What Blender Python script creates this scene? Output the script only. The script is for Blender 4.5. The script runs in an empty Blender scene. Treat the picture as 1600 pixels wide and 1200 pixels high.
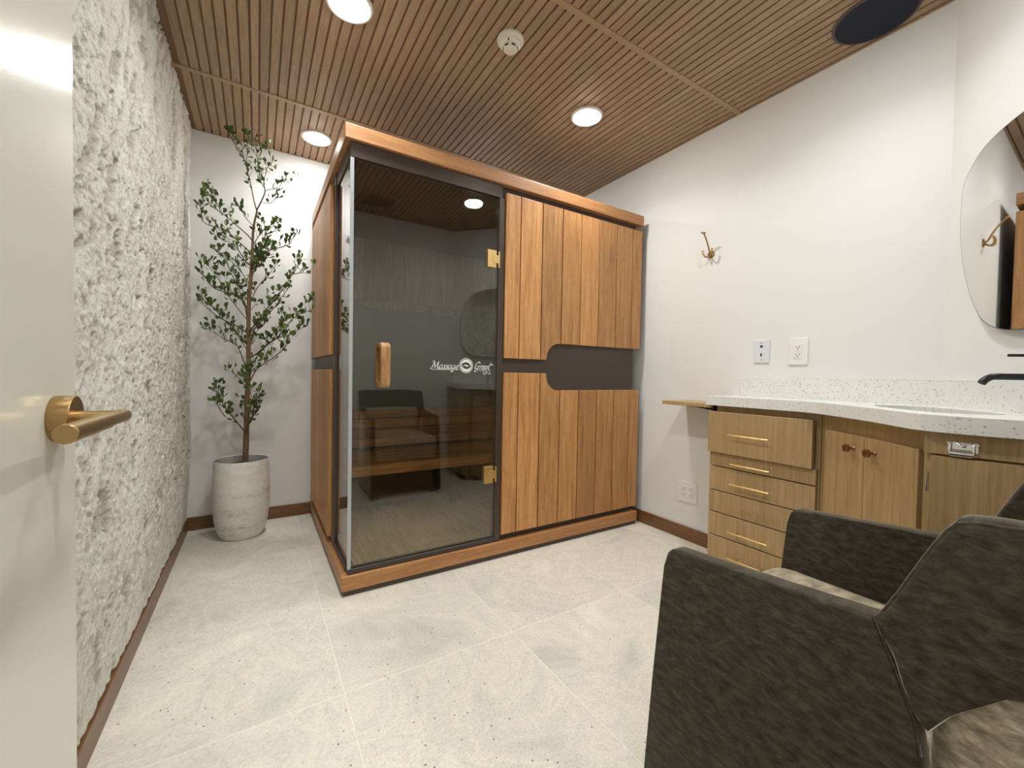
import bpy, bmesh, math, random
import numpy as np
from mathutils import Vector, Matrix
from mathutils.geometry import tessellate_polygon

random.seed(7)
SC = bpy.context.scene
COL = SC.collection

# ------------------------------------------------------------------ camera
YAW, PITCH, ROLL = -0.5543, -0.0228, 0.0176
fw = Vector((-math.sin(YAW), math.cos(YAW), 0)); rt = Vector((math.cos(YAW), math.sin(YAW), 0)); up = Vector((0, 0, 1))
fw, up = fw * math.cos(PITCH) + up * math.sin(PITCH), up * math.cos(PITCH) - fw * math.sin(PITCH)
rt, up = rt * math.cos(ROLL) + up * math.sin(ROLL), up * math.cos(ROLL) - rt * math.sin(ROLL)
cam = bpy.data.cameras.new('camera'); cam.sensor_width = 36.0; cam.lens = 643.4 / 1600 * 36; cam.clip_start = 0.02
camo = bpy.data.objects.new('camera', cam); COL.objects.link(camo)
camo.matrix_world = Matrix(((rt.x, up.x, -fw.x, 0.366), (rt.y, up.y, -fw.y, -3.1288), (rt.z, up.z, -fw.z, 0.9803), (0, 0, 0, 1)))
SC.camera = camo

# ------------------------------------------------------------------ world, exposure, lamp strength
wd = bpy.data.worlds.new('world'); SC.world = wd; wd.use_nodes = True
wd.node_tree.nodes['Background'].inputs[0].default_value = (1, 0.95, 0.88, 1)
wd.node_tree.nodes['Background'].inputs[1].default_value = 0.15
SC.view_settings.view_transform = 'Standard'; SC.view_settings.look = 'None'
SC.view_settings.gamma = 1.0; SC.view_settings.use_curve_mapping = False
SC.view_settings.exposure = 0.10
LAMP_W = 4.8                       # power of every downlight
LENS = 92.0                        # radiance of every domed diffuser
LAMP_SPREAD = 140.0                # beam of the downlights, degrees
LAMP_COL = (0.975, 0.985, 0.975)

W, H, YF = 2.581, 2.411, -3.22     # right wall, ceiling, front wall

# ------------------------------------------------------------------ materials
def nt(name):
    m = bpy.data.materials.new(name); m.use_nodes = True
    t = m.node_tree; b = t.nodes['Principled BSDF']
    return m, t, b
def N(t, kind, **kw):
    n = t.nodes.new(kind)
    for k, v in kw.items():
        if k in n.inputs: n.inputs[k].default_value = v
        else: setattr(n, k, v)
    return n
def c4(c): return (c[0], c[1], c[2], 1.0)
def plain(name, col, rough=0.5, metal=0.0, **kw):
    m, t, b = nt(name)
    b.inputs['Base Color'].default_value = c4(col); b.inputs['Roughness'].default_value = rough; b.inputs['Metallic'].default_value = metal
    for k, v in kw.items(): b.inputs[k].default_value = v
    return m
def coords(t, scale=(1, 1, 1), shift=True, rot=(0, 0, 0)):
    tc = N(t, 'ShaderNodeTexCoord'); mp = N(t, 'ShaderNodeMapping')
    mp.inputs['Scale'].default_value = scale; mp.inputs['Rotation'].default_value = rot
    t.links.new(tc.outputs['Object'], mp.inputs['Vector'])
    if shift:
        oi = N(t, 'ShaderNodeObjectInfo'); mu = N(t, 'ShaderNodeMath', operation='MULTIPLY'); mu.inputs[1].default_value = 37.0
        t.links.new(oi.outputs['Random'], mu.inputs[0])
        t.links.new(mu.outputs[0], mp.inputs['Location'])
    return mp.outputs['Vector']
def ramp(t, fac, stops):
    r = N(t, 'ShaderNodeValToRGB'); e = r.color_ramp.elements
    while len(e) < len(stops): e.new(0.5)
    for el, (p, c) in zip(e, stops): el.position = p; el.color = c4(c) if len(c) == 3 else c
    t.links.new(fac, r.inputs['Fac']); return r.outputs['Color']
def mixc(t, fac, a, b, mode='MIX'):
    m = N(t, 'ShaderNodeMix', data_type='RGBA', blend_type=mode)
    for sock, v in ((m.inputs[0], fac), (m.inputs[6], a), (m.inputs[7], b)):
        if isinstance(v, (int, float)): sock.default_value = v
        elif isinstance(v, tuple): sock.default_value = c4(v)
        else: t.links.new(v, sock)
    return m.outputs[2]
def bump(t, b, h, strength=0.2, dist=0.002):
    n = N(t, 'ShaderNodeBump'); n.inputs['Strength'].default_value = strength; n.inputs['Distance'].default_value = dist
    t.links.new(h, n.inputs['Height']); t.links.new(n.outputs['Normal'], b.inputs['Normal'])
def wood(name, dark, mid, light, stretch, rough=0.4, var=0.25, fine=60.0, coat=0.0, bumpy=0.12):
    """grain runs along the axis whose stretch is small"""
    m, t, b = nt(name)
    v = coords(t, stretch)
    n1 = N(t, 'ShaderNodeTexNoise', Scale=7.0, Detail=5.0, Roughness=0.6, Distortion=0.6); t.links.new(v, n1.inputs['Vector'])
    n2 = N(t, 'ShaderNodeTexNoise', Scale=fine, Detail=3.0, Roughness=0.7); t.links.new(v, n2.inputs['Vector'])
    c = ramp(t, n1.outputs['Fac'], [(0.28, dark), (0.5, mid), (0.74, light)])
    f = ramp(t, n2.outputs['Fac'], [(0.3, (0.72, 0.70, 0.68)), (0.62, (1.06, 1.06, 1.06))])
    c = mixc(t, 0.8, c, f, 'MULTIPLY')
    oi = N(t, 'ShaderNodeObjectInfo'); mr = N(t, 'ShaderNodeMapRange'); mr.inputs['To Min'].default_value = 1 - var; mr.inputs['To Max'].default_value = 1 + var * 0.6
    t.links.new(oi.outputs['Random'], mr.inputs['Value'])
    h = N(t, 'ShaderNodeHueSaturation'); t.links.new(mr.outputs['Result'], h.inputs['Value']); t.links.new(c, h.inputs['Color'])
    t.links.new(h.outputs['Color'], b.inputs['Base Color'])
    b.inputs['Roughness'].default_value = rough; b.inputs['Coat Weight'].default_value = coat; b.inputs['Coat Roughness'].default_value = 0.25
    bump(t, b, n2.outputs['Fac'], bumpy, 0.001)
    return m
def glass(name, tint, ior=1.52):
    m, t, b = nt(name); t.nodes.remove(b)
    g = N(t, 'ShaderNodeNewGeometry'); mi = N(t, 'ShaderNodeMapRange')
    mi.inputs['To Min'].default_value = ior; mi.inputs['To Max'].default_value = 1 / ior
    t.links.new(g.outputs['Backfacing'], mi.inputs['Value'])
    fr = N(t, 'ShaderNodeFresnel'); t.links.new(mi.outputs['Result'], fr.inputs['IOR'])
    tr = N(t, 'ShaderNodeBsdfTransparent'); tr.inputs['Color'].default_value = c4(tint)
    gl = N(t, 'ShaderNodeBsdfGlossy'); gl.inputs['Roughness'].default_value = 0.0; gl.inputs['Color'].default_value = (1, 1, 1, 1)
    mx = N(t, 'ShaderNodeMixShader'); t.links.new(fr.outputs[0], mx.inputs[0]); t.links.new(tr.outputs[0], mx.inputs[1]); t.links.new(gl.outputs[0], mx.inputs[2])
    t.links.new(mx.outputs[0], t.nodes['Material Output'].inputs['Surface'])
    return m

def wall_paint():
    m, t, b = nt('warm_white_paint')
    v = coords(t, (1, 1, 1), False)
    n = N(t, 'ShaderNodeTexNoise', Scale=160.0, Detail=2.0); t.links.new(v, n.inputs['Vector'])
    b.inputs['Base Color'].default_value = (0.76, 0.755, 0.735, 1); b.inputs['Roughness'].default_value = 0.55
    bump(t, b, n.outputs['Fac'], 0.06, 0.001)
    return m
def stone_mat():
    m, t, b = nt('rough_cream_stone')
    v = coords(t, (1, 1, 1), False)
    n1 = N(t, 'ShaderNodeTexNoise', Scale=9.0, Detail=6.0, Roughness=0.65); t.links.new(v, n1.inputs['Vector'])
    n2 = N(t, 'ShaderNodeTexNoise', Scale=95.0, Detail=8.0, Roughness=0.8); t.links.new(v, n2.inputs['Vector'])
    c = ramp(t, n1.outputs['Fac'], [(0.3, (0.78, 0.74, 0.64)), (0.5, (0.88, 0.85, 0.76)), (0.7, (0.92, 0.90, 0.82))])
    c = mixc(t, 0.6, c, ramp(t, n2.outputs['Fac'], [(0.34, (0.58, 0.55, 0.51)), (0.46, (0.96, 0.96, 0.96)), (0.62, (1.08, 1.08, 1.08))]), 'MULTIPLY')
    ga = N(t, 'ShaderNodeAttribute', attribute_name='gouge')          # the gouges take a darker tan colour
    c = mixc(t, ga.outputs['Fac'], c, mixc(t, n2.outputs['Fac'], (0.40, 0.35, 0.26), (0.58, 0.52, 0.42)))
    t.links.new(c, b.inputs['Base Color']); b.inputs['Roughness'].default_value = 0.85
    bump(t, b, n2.outputs['Fac'], 0.9, 0.009)
    return m
def tile_mat():
    m, t, b = nt('grey_limestone_tile')
    v = coords(t, (1, 1, 1), True)
    n1 = N(t, 'ShaderNodeTexNoise', Scale=3.0, Detail=7.0, Roughness=0.62, Distortion=0.8); t.links.new(v, n1.inputs['Vector'])
    n2 = N(t, 'ShaderNodeTexNoise', Scale=130.0, Detail=4.0, Roughness=0.75); t.links.new(v, n2.inputs['Vector'])
    c = ramp(t, n1.outputs['Fac'], [(0.28, (0.55, 0.535, 0.475)), (0.44, (0.68, 0.645, 0.56)), (0.49, (0.74, 0.69, 0.59)), (0.52, (0.66, 0.625, 0.54)), (0.60, (0.73, 0.69, 0.59)), (0.75, (0.82, 0.775, 0.665))])
    c = mixc(t, 0.7, c, ramp(t, n2.outputs['Fac'], [(0.32, (0.74, 0.73, 0.71)), (0.5, (1, 1, 1)), (0.68, (1.12, 1.12, 1.12))]), 'MULTIPLY')
    vo = N(t, 'ShaderNodeTexVoronoi', Scale=55.0); t.links.new(v, vo.inputs['Vector'])
    sp = ramp(t, vo.outputs['Distance'], [(0.09, (1, 1, 1)), (0.19, (0, 0, 0))])
    pick = N(t, 'ShaderNodeSeparateColor'); t.links.new(vo.outputs['Color'], pick.inputs[0])
    # specks gather in patches
    n3 = N(t, 'ShaderNodeTexNoise', Scale=2.6, Detail=2.0); t.links.new(v, n3.inputs['Vector'])
    gt = N(t, 'ShaderNodeMath', operation='GREATER_THAN'); gt.inputs[1].default_value = 1.27
    ad = N(t, 'ShaderNodeMath', operation='ADD'); t.links.new(pick.outputs[0], ad.inputs[0]); t.links.new(n3.outputs['Fac'], ad.inputs[1]); t.links.new(ad.outputs[0], gt.inputs[0])
    mu = N(t, 'ShaderNodeMath', operation='MULTIPLY'); t.links.new(gt.outputs[0], mu.inputs[0]); t.links.new(sp, mu.inputs[1])
    spc = ramp(t, pick.outputs[1], [(0.62, (0.13, 0.12, 0.11)), (0.66, (0.72, 0.68, 0.58))])
    c = mixc(t, mu.outputs[0], c, spc)
    t.links.new(c, b.inputs['Base Color']); b.inputs['Roughness'].default_value = 0.42
    bump(t, b, n2.outputs['Fac'], 0.12, 0.001)
    return m
def quartz_mat():
    m, t, b = nt('speckled_white_quartz')
    v = coords(t, (1, 1, 1), False)
    vo = N(t, 'ShaderNodeTexVoronoi', Scale=105.0); t.links.new(v, vo.inputs['Vector'])
    sep = N(t, 'ShaderNodeSeparateColor'); t.links.new(vo.outputs['Color'], sep.inputs[0])
    sp = ramp(t, vo.outputs['Distance'], [(0.20, (1, 1, 1)), (0.40, (0, 0, 0))])
    gt = N(t, 'ShaderNodeMath', operation='GREATER_THAN'); gt.inputs[1].default_value = 0.60; t.links.new(sep.outputs[0], gt.inputs[0])
    mu = N(t, 'ShaderNodeMath', operation='MULTIPLY'); t.links.new(gt.outputs[0], mu.inputs[0]); t.links.new(sp, mu.inputs[1])
    spc = ramp(t, sep.outputs[1], [(0.0, (0.40, 0.39, 0.36)), (0.5, (0.60, 0.58, 0.53)), (1.0, (0.68, 0.64, 0.57))])
    c = mixc(t, mu.outputs[0], (0.77, 0.77, 0.74), spc)
    t.links.new(c, b.inputs['Base Color']); b.inputs['Roughness'].default_value = 0.16
    return m
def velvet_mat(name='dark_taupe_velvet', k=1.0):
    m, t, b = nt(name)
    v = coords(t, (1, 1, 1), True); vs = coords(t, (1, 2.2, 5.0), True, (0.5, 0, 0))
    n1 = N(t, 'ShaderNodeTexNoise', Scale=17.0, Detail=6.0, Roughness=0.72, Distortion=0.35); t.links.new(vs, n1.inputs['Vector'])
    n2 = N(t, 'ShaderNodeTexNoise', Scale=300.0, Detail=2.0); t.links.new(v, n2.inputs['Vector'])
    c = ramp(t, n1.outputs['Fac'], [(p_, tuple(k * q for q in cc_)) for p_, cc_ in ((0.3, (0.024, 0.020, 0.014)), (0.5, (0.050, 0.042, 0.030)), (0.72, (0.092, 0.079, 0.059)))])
    t.links.new(c, b.inputs['Base Color']); b.inputs['Roughness'].default_value = 0.9
    b.inputs['Sheen Weight'].default_value = 1.0; b.inputs['Sheen Roughness'].default_value = 0.30; b.inputs['Sheen Tint'].default_value = (0.80, 0.73, 0.60, 1)
    b.inputs['Specular IOR Level'].default_value = 0.1
    bump(t, b, n2.outputs['Fac'], 0.35, 0.001)
    return m
def pot_mat():
    m, t, b = nt('mottled_cream_ceramic')
    v = coords(t, (1, 1, 3.2), False)
    n1 = N(t, 'ShaderNodeTexNoise', Scale=42.0, Detail=6.0, Roughness=0.75); t.links.new(v, n1.inputs['Vector'])
    n2 = N(t, 'ShaderNodeTexNoise', Scale=5.0, Detail=3.0); t.links.new(v, n2.inputs['Vector'])
    ad = N(t, 'ShaderNodeMath', operation='ADD'); t.links.new(n1.outputs['Fac'], ad.inputs[0]); t.links.new(n2.outputs['Fac'], ad.inputs[1])
    hf = N(t, 'ShaderNodeMath', operation='MULTIPLY'); hf.inputs[1].default_value = 0.5; t.links.new(ad.outputs[0], hf.inputs[0])
    c = ramp(t, hf.outputs[0], [(0.36, (0.48, 0.465, 0.42)), (0.47, (0.76, 0.74, 0.68)), (0.6, (0.86, 0.84, 0.78))])
    t.links.new(c, b.inputs['Base Color']); b.inputs['Roughness'].default_value = 0.5
    bump(t, b, n1.outputs['Fac'], 0.15, 0.002)
    return m
def leaf_mat():
    m, t, b = nt('glossy_green_leaf')
    oi = N(t, 'ShaderNodeObjectInfo')
    v = coords(t, (1, 1, 1), True)
    n1 = N(t, 'ShaderNodeTexNoise', Scale=7.0, Detail=2.0); t.links.new(v, n1.inputs['Vector'])
    c = ramp(t, n1.outputs['Fac'], [(0.3, (0.040, 0.078, 0.014)), (0.55, (0.085, 0.140, 0.026)), (0.75, (0.18, 0.24, 0.05))])
    t.links.new(c, b.inputs['Base Color']); b.inputs['Roughness'].default_value = 0.38
    return m
def door_paint():
    m, t, b = nt('white_door_paint')
    v = coords(t, (1, 1, 1), False)
    n = N(t, 'ShaderNodeTexNoise', Scale=520.0, Detail=2.0); t.links.new(v, n.inputs['Vector'])
    b.inputs['Base Color'].default_value = (0.66, 0.65, 0.57, 1); b.inputs['Roughness'].default_value = 0.2
    bump(t, b, n.outputs['Fac'], 0.10, 0.001)
    return m
def emis(name, col, s):
    m, t, b = nt(name); b.inputs['Base Color'].default_value = (0.8, 0.8, 0.8, 1)
    b.inputs['Emission Color'].default_value = c4(col); b.inputs['Emission Strength'].default_value = s
    return m

M = dict(
    wall=wall_paint(), stone=stone_mat(), tile=tile_mat(), quartz=quartz_mat(), velvet=velvet_mat(), velvet_sheen=velvet_mat('taupe_velvet_painted_sheen', 6.5), pot=pot_mat(), leaf=leaf_mat(),  # seat and lumbar pad: velvet sheen painted in as a paler base colour
    grout=plain('cream_grout', (0.84, 0.80, 0.70), 0.9),
    ceil_back=plain('ceiling_recess_brown', (0.25, 0.155, 0.088), 0.8),
    slat=wood('ceiling_slat_wood', (0.32, 0.21, 0.125), (0.40, 0.27, 0.165), (0.48, 0.34, 0.22), (26, 1.2, 26), 0.55, 0.10, 40, bumpy=0.05),
    strip=wood('ceiling_strip_wood', (0.38, 0.255, 0.15), (0.44, 0.30, 0.18), (0.50, 0.35, 0.22), (26, 1.2, 26), 0.5, 0.05, 40, bumpy=0.05),
    sauna_v=wood('sauna_plank_wood', (0.38, 0.168, 0.054), (0.55, 0.268, 0.092), (0.69, 0.37, 0.145), (6.5, 6.5, 0.42), 0.5, 0.24, 60, 0.0),
    sauna_x=wood('sauna_rail_wood_x', (0.34, 0.150, 0.054), (0.44, 0.208, 0.078), (0.54, 0.28, 0.115), (0.5, 9, 9), 0.48, 0.10, 55, 0.05),
    sauna_y=wood('sauna_rail_wood_y', (0.34, 0.150, 0.054), (0.44, 0.208, 0.078), (0.54, 0.28, 0.115), (9, 0.5, 9), 0.48, 0.10, 55, 0.05),
    base_x=wood('baseboard_wood_x', (0.12, 0.052, 0.018), (0.18, 0.080, 0.027), (0.245, 0.118, 0.043), (0.6, 9, 9), 0.4, 0.05, 50, 0.1),
    base_y=wood('baseboard_wood_y', (0.12, 0.052, 0.018), (0.18, 0.080, 0.027), (0.245, 0.118, 0.043), (9, 0.6, 9), 0.4, 0.05, 50, 0.1),
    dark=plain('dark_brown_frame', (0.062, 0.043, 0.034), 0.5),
    darkpost=plain('dark_brown_metal_post', (0.070, 0.050, 0.040), 0.35, 0.3),
    sill=plain('dark_sill', (0.05, 0.038, 0.03), 0.4),
    inplank=wood('sauna_inside_plank', (0.36, 0.30, 0.25), (0.46, 0.39, 0.33), (0.56, 0.49, 0.42), (9, 9, 0.6), 0.6, 0.22, 50),
    bench=wood('bench_wood', (0.34, 0.145, 0.045), (0.50, 0.235, 0.08), (0.64, 0.35, 0.14), (0.6, 9, 9), 0.45, 0.25, 50),
    benchdark=plain('bench_under_wood', (0.10, 0.045, 0.02), 0.6),
    heater=plain('heater_panel_grey', (0.20, 0.22, 0.225), 0.6),
    infloor=wood('sauna_floor_laminate', (0.44, 0.32, 0.16), (0.58, 0.44, 0.235), (0.68, 0.54, 0.31), (7, 0.7, 7), 0.45, 0.05, 40),
    glass_front=glass('smoked_glass', (0.86, 0.85, 0.80), 1.68), glass_side=glass('clear_side_glass', (0.80, 0.80, 0.78)),
    glass_edge=plain('glass_edge', (0.42, 0.45, 0.46), 0.15),
    gold=plain('brushed_gold', (0.78, 0.56, 0.24), 0.28, 1.0), brass=plain('satin_brass', (0.43, 0.285, 0.125), 0.34, 1.0),
    copper=plain('copper_bronze', (0.30, 0.165, 0.09), 0.3, 1.0), chrome=plain('chrome', (0.8, 0.8, 0.8), 0.12, 1.0),
    cab=wood('cabinet_oak_veneer', (0.34, 0.225, 0.098), (0.425, 0.288, 0.132), (0.51, 0.355, 0.178), (13, 13, 0.35), 0.45, 0.05, 60),
    cab_in=plain('cabinet_inside', (0.12, 0.075, 0.035), 0.7),
    white=plain('white_plastic', (0.80, 0.79, 0.75), 0.35), whiteblue=plain('cool_white_plastic', (0.70, 0.72, 0.76), 0.3), cream=plain('cream_plastic', (0.74, 0.69, 0.58), 0.45),
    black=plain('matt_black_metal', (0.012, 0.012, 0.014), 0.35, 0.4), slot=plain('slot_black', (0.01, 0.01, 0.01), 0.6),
    navy=plain('dark_navy_cloth', (0.010, 0.012, 0.026), 0.85), navyrim=plain('speaker_rim', (0.075, 0.055, 0.05), 0.5),
    mirror=plain('mirror_silver', (0.86, 0.88, 0.87), 0.015, 1.0), mirroredge=plain('mirror_edge', (0.12, 0.13, 0.13), 0.3),
    door=door_paint(), doorframe=plain('door_frame_paint', (0.70, 0.67, 0.62), 0.4),
    bark=wood('bark', (0.13, 0.075, 0.04), (0.22, 0.13, 0.07), (0.30, 0.19, 0.11), (20, 20, 4), 0.8, 0.05, 30, bumpy=0.4),
    twig=plain('twig_brown', (0.10, 0.07, 0.035), 0.7), soil=plain('soil', (0.03, 0.022, 0.016), 0.95), potin=plain('pot_inside_grey', (0.46, 0.46, 0.46), 0.5),
    lens=emis('lamp_lens', LAMP_COL, LENS), ring=plain('lamp_ring_white', (0.8, 0.78, 0.74), 0.4),
    letter=plain('white_vinyl', (0.86, 0.88, 0.86), 0.5), letterdark=plain('dark_green_vinyl', (0.02, 0.035, 0.03), 0.5),
    porcelain=plain('white_porcelain', (0.80, 0.80, 0.78), 0.12), led=plain('red_led', (0.05, 0.01, 0.01), 0.3),
    tread=wood('leg_wood', (0.05, 0.03, 0.015), (0.08, 0.048, 0.025), (0.11, 0.07, 0.04), (9, 9, 0.8), 0.4, 0.05, 40),
    handlewood=wood('handle_wood', (0.36, 0.17, 0.06), (0.52, 0.28, 0.11), (0.62, 0.38, 0.17), (9, 9, 1.5), 0.4, 0.1, 40),
)

# ------------------------------------------------------------------ object helpers
POS = {}                                              # world position of every object made here
def link(name, me, mat, parent, loc):
    o = bpy.data.objects.new(name, me); COL.objects.link(o)
    if me is not None and mat is not None and not me.materials: me.materials.append(M[mat])
    loc = Vector(loc); POS[o.name] = loc
    if parent is not None:
        o.parent = parent; o.location = loc - POS[parent.name]
    else: o.location = loc
    return o
def obj(name, bm, mat, parent=None, loc=(0, 0, 0), smooth=False):
    """bm in world coordinates; loc becomes the object's origin"""
    bmesh.ops.recalc_face_normals(bm, faces=bm.faces)
    bmesh.ops.translate(bm, verts=bm.verts, vec=-Vector(loc))
    me = bpy.data.meshes.new(name); bm.to_mesh(me); bm.free()
    if smooth:
        for p in me.polygons: p.use_smooth = True
        if smooth != 'all': me.set_sharp_from_angle(angle=math.radians(38))
    return link(name, me, mat, parent, loc)
def tag(o, label, cat=None, group=None, kind=None):
    o['label'] = label
    if cat: o['category'] = cat
    if group: o['group'] = group
    if kind: o['kind'] = kind
    return o
def thing(name, loc, label, cat, group=None, kind=None):
    return tag(link(name, None, None, None, loc), label, cat, group, kind)
def copy_at(o, loc, parent=None):
    c = o.copy(); COL.objects.link(c)
    loc = Vector(loc); POS[c.name] = loc
    p = parent if parent is not None else o.parent
    c.parent = p; c.location = loc - POS[p.name] if p else loc
    return c
def BM(): return bmesh.new()
def box(bm, x0, x1, y0, y1, z0, z1, bev=0.0, seg=1):
    vs = [bm.verts.new((x, y, z)) for z in (z0, z1) for y in (y0, y1) for x in (x0, x1)]
    q = lambda *i: bm.faces.new([vs[k] for k in i])
    fs = [q(0, 2, 3, 1), q(4, 5, 7, 6), q(0, 1, 5, 4), q(2, 6, 7, 3), q(0, 4, 6, 2), q(1, 3, 7, 5)]
    if bev:
        es = list({e for f in fs for e in f.edges})
        bmesh.ops.bevel(bm, geom=es, offset=bev, segments=seg, affect='EDGES', profile=0.5)
    return bm
def BOX(*a, **k): return box(BM(), *a, **k)
def prism(bm, poly, fn, a, b, bev=0.0, seg=2):
    """poly: 2-D outline; fn(u, v, w) gives the point; extruded from w=a to w=b"""
    A = [bm.verts.new(fn(u, v, a)) for u, v in poly]; B = [bm.verts.new(fn(u, v, b)) for u, v in poly]
    n = len(poly); fs = [bm.faces.new(A), bm.faces.new(B[::-1])]
    for i in range(n): fs.append(bm.faces.new([A[i], B[i], B[(i + 1) % n], A[(i + 1) % n]]))
    if bev:
        es = list({e for f in fs[:2] for e in f.edges})
        bmesh.ops.bevel(bm, geom=es, offset=bev, segments=seg, affect='EDGES', profile=0.5)
    return bm
def frame(d):
    d = d.normalized(); a = Vector((0, 0, 1)) if abs(d.z) < 0.9 else Vector((1, 0, 0))
    x = d.cross(a).normalized(); return x, d.cross(x).normalized()
def tube(bm, pts, rad, n=8, caps=True):
    pts = [Vector(p) for p in pts]
    if isinstance(rad, (int, float)): rad = [rad] * len(pts)
    rings = []; x = None
    for i, p in enumerate(pts):
        d = (pts[min(i + 1, len(pts) - 1)] - pts[max(i - 1, 0)]).normalized()
        if x is None: x, y = frame(d)
        else:
            x = (x - d * x.dot(d)).normalized(); y = d.cross(x)
        rings.append([bm.verts.new(p + (x * math.cos(2 * math.pi * k / n) + y * math.sin(2 * math.pi * k / n)) * rad[i]) for k in range(n)])
    for a, b in zip(rings, rings[1:]):
        for k in range(n): bm.faces.new([a[k], a[(k + 1) % n], b[(k + 1) % n], b[k]])
    if caps: bm.faces.new(rings[0][::-1]); bm.faces.new(rings[-1])
    return bm
def TUBE(*a, **k): return tube(BM(), *a, **k)
def lathe(bm, prof, c, axis=(0, 0, 1), n=32):
    """prof: (radius, height along axis); radius 0 closes the end"""
    ax = Vector(axis).normalized(); x, y = frame(ax); c = Vector(c); rings = []
    for r, h in prof:
        if r < 1e-6: rings.append([bm.verts.new(c + ax * h)])
        else: rings.append([bm.verts.new(c + ax * h + (x * math.cos(2 * math.pi * k / n) + y * math.sin(2 * math.pi * k / n)) * r) for k in range(n)])
    for a, b in zip(rings, rings[1:]):
        for k in range(n):
            k2 = (k + 1) % n
            if len(a) == 1 and len(b) == 1: continue
            if len(a) == 1: bm.faces.new([a[0], b[k], b[k2]])
            elif len(b) == 1: bm.faces.new([a[k], a[k2], b[0]])
            else: bm.faces.new([a[k], a[k2], b[k2], b[k]])
    return bm
def LATHE(*a, **k): return lathe(BM(), *a, **k)
def cyl(bm, a, b, r, n=16):
    a, b = Vector(a), Vector(b); L = (b - a).length
    return lathe(bm, [(0, 0), (r, 0), (r, L), (0, L)], a, b - a, n)
def CYL(*a, **k): return cyl(BM(), *a, **k)
def xz(y0): return lambda u, v, w: (u, w, v)
XZ = lambda u, v, w: (u, w, v)      # outline in x,z pushed along y
YZ = lambda u, v, w: (w, u, v)      # outline in y,z pushed along x
XY = lambda u, v, w: (u, v, w)
def arc(cx, cy, r, a0, a1, n):
    return [(cx + r * math.cos(math.radians(a0 + (a1 - a0) * i / n)), cy + r * math.sin(math.radians(a0 + (a1 - a0) * i / n))) for i in range(n + 1)]
def wall_box(name, *a, mat='wall', label='', cat='wall'):
    return tag(obj(name, BOX(*a), mat), label, cat, kind='structure')

# ================================================================== SETTING
# floor: grout bed with stone tiles
fl = tag(obj('floor', BOX(-0.2, W + 0.2, -4.6, 0.2, -0.06, -0.0008), 'grout'), 'pale grey stone tile floor with thin cream joints', 'floor', kind='structure')
TX = [-0.007, 0.596, 1.198, 1.80, 2.402, W]; TY = [0.0, -0.609, -1.82, -3.03, -4.24]
for i in range(5):
    for j in range(4):
        x0, x1 = TX[i] + 0.0013, TX[i + 1] - 0.0013; y0, y1 = TY[j + 1] + 0.0013, TY[j] - 0.0013
        obj('floor_tile', BOX(x0, x1, y0, y1, -0.012, 0.0, 0.0008), 'tile', fl, ((x0 + x1) / 2, (y0 + y1) / 2, 0))

# plain walls
wall_box('wall_back', -0.12, W + 0.12, 0.0, 0.12, 0, H + 0.05, label='plain warm white wall behind the plant and the sauna')
wall_box('wall_right', W, W + 0.12, -2.66, 0.0, 0, H + 0.05, label='plain warm white wall above the vanity with hook and outlets')
_th = math.radians(44.0); U = Vector((math.sin(_th), math.cos(_th), 0)); NR = Vector((-math.cos(_th), math.sin(_th), 0)); W0 = Vector((W, -2.66, 0))     # corner wall: direction, normal into the room, start
def cw(s, d, z=0.0): return W0 - U * s + NR * d + Vector((0, 0, z))                                  # s along the corner wall, d off it
sEnd = (YF + 2.66) / -U.y
p = [cw(0, 0), cw(sEnd, 0), cw(sEnd + 0.03, -0.12), cw(-0.1, -0.12)]
tag(obj('wall_corner', prism(BM(), [(q.x, q.y) for q in p], XY, 0, H + 0.05), 'wall'), 'angled white wall across the corner behind the sink mirror', 'wall', kind='structure')
# front wall with the doorway the picture is taken from
DX0, DX1, DZ = 0.11, 1.00, 2.06
bm = BM(); box(bm, -0.12, DX0 - 0.03, YF - 0.12, YF, 0, H + 0.05); box(bm, DX1 + 0.03, W + 0.12, YF - 0.12, YF, 0, H + 0.05); box(bm, DX0 - 0.03, DX1 + 0.03, YF - 0.12, YF, DZ + 0.03, H + 0.05)
tag(obj('wall_front', bm, 'wall'), 'white wall with the doorway', 'wall', kind='structure')
tr = tag(obj('trim_1', BOX(DX0 - 0.03, DX0, YF - 0.13, YF + 0.006, 0, DZ), 'doorframe'), 'pale door frame around the doorway', 'door frame', kind='structure')
obj('jamb', BOX(DX1, DX1 + 0.03, YF - 0.13, YF + 0.012, 0, DZ), 'doorframe', tr); obj('head_jamb', BOX(DX0 - 0.03, DX1 + 0.03, YF - 0.13, YF + 0.012, DZ, DZ + 0.03), 'doorframe', tr)
# corridor beyond the doorway
bm = BM(); box(bm, -0.9, -0.8, -4.7, YF - 0.12, 0, H); box(bm, 2.2, 2.3, -4.7, YF - 0.12, 0, H); box(bm, -0.9, 2.3, -4.8, -4.7, 0, H)
tag(obj('wall_corridor', bm, 'wall'), 'white corridor wall outside the doorway', 'wall', kind='structure')
tag(obj('ceiling_corridor', BOX(-0.9, 2.3, -4.8, YF - 0.12, H, H + 0.05), 'wall'), 'white corridor ceiling outside the doorway', 'ceiling', kind='structure')

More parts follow.
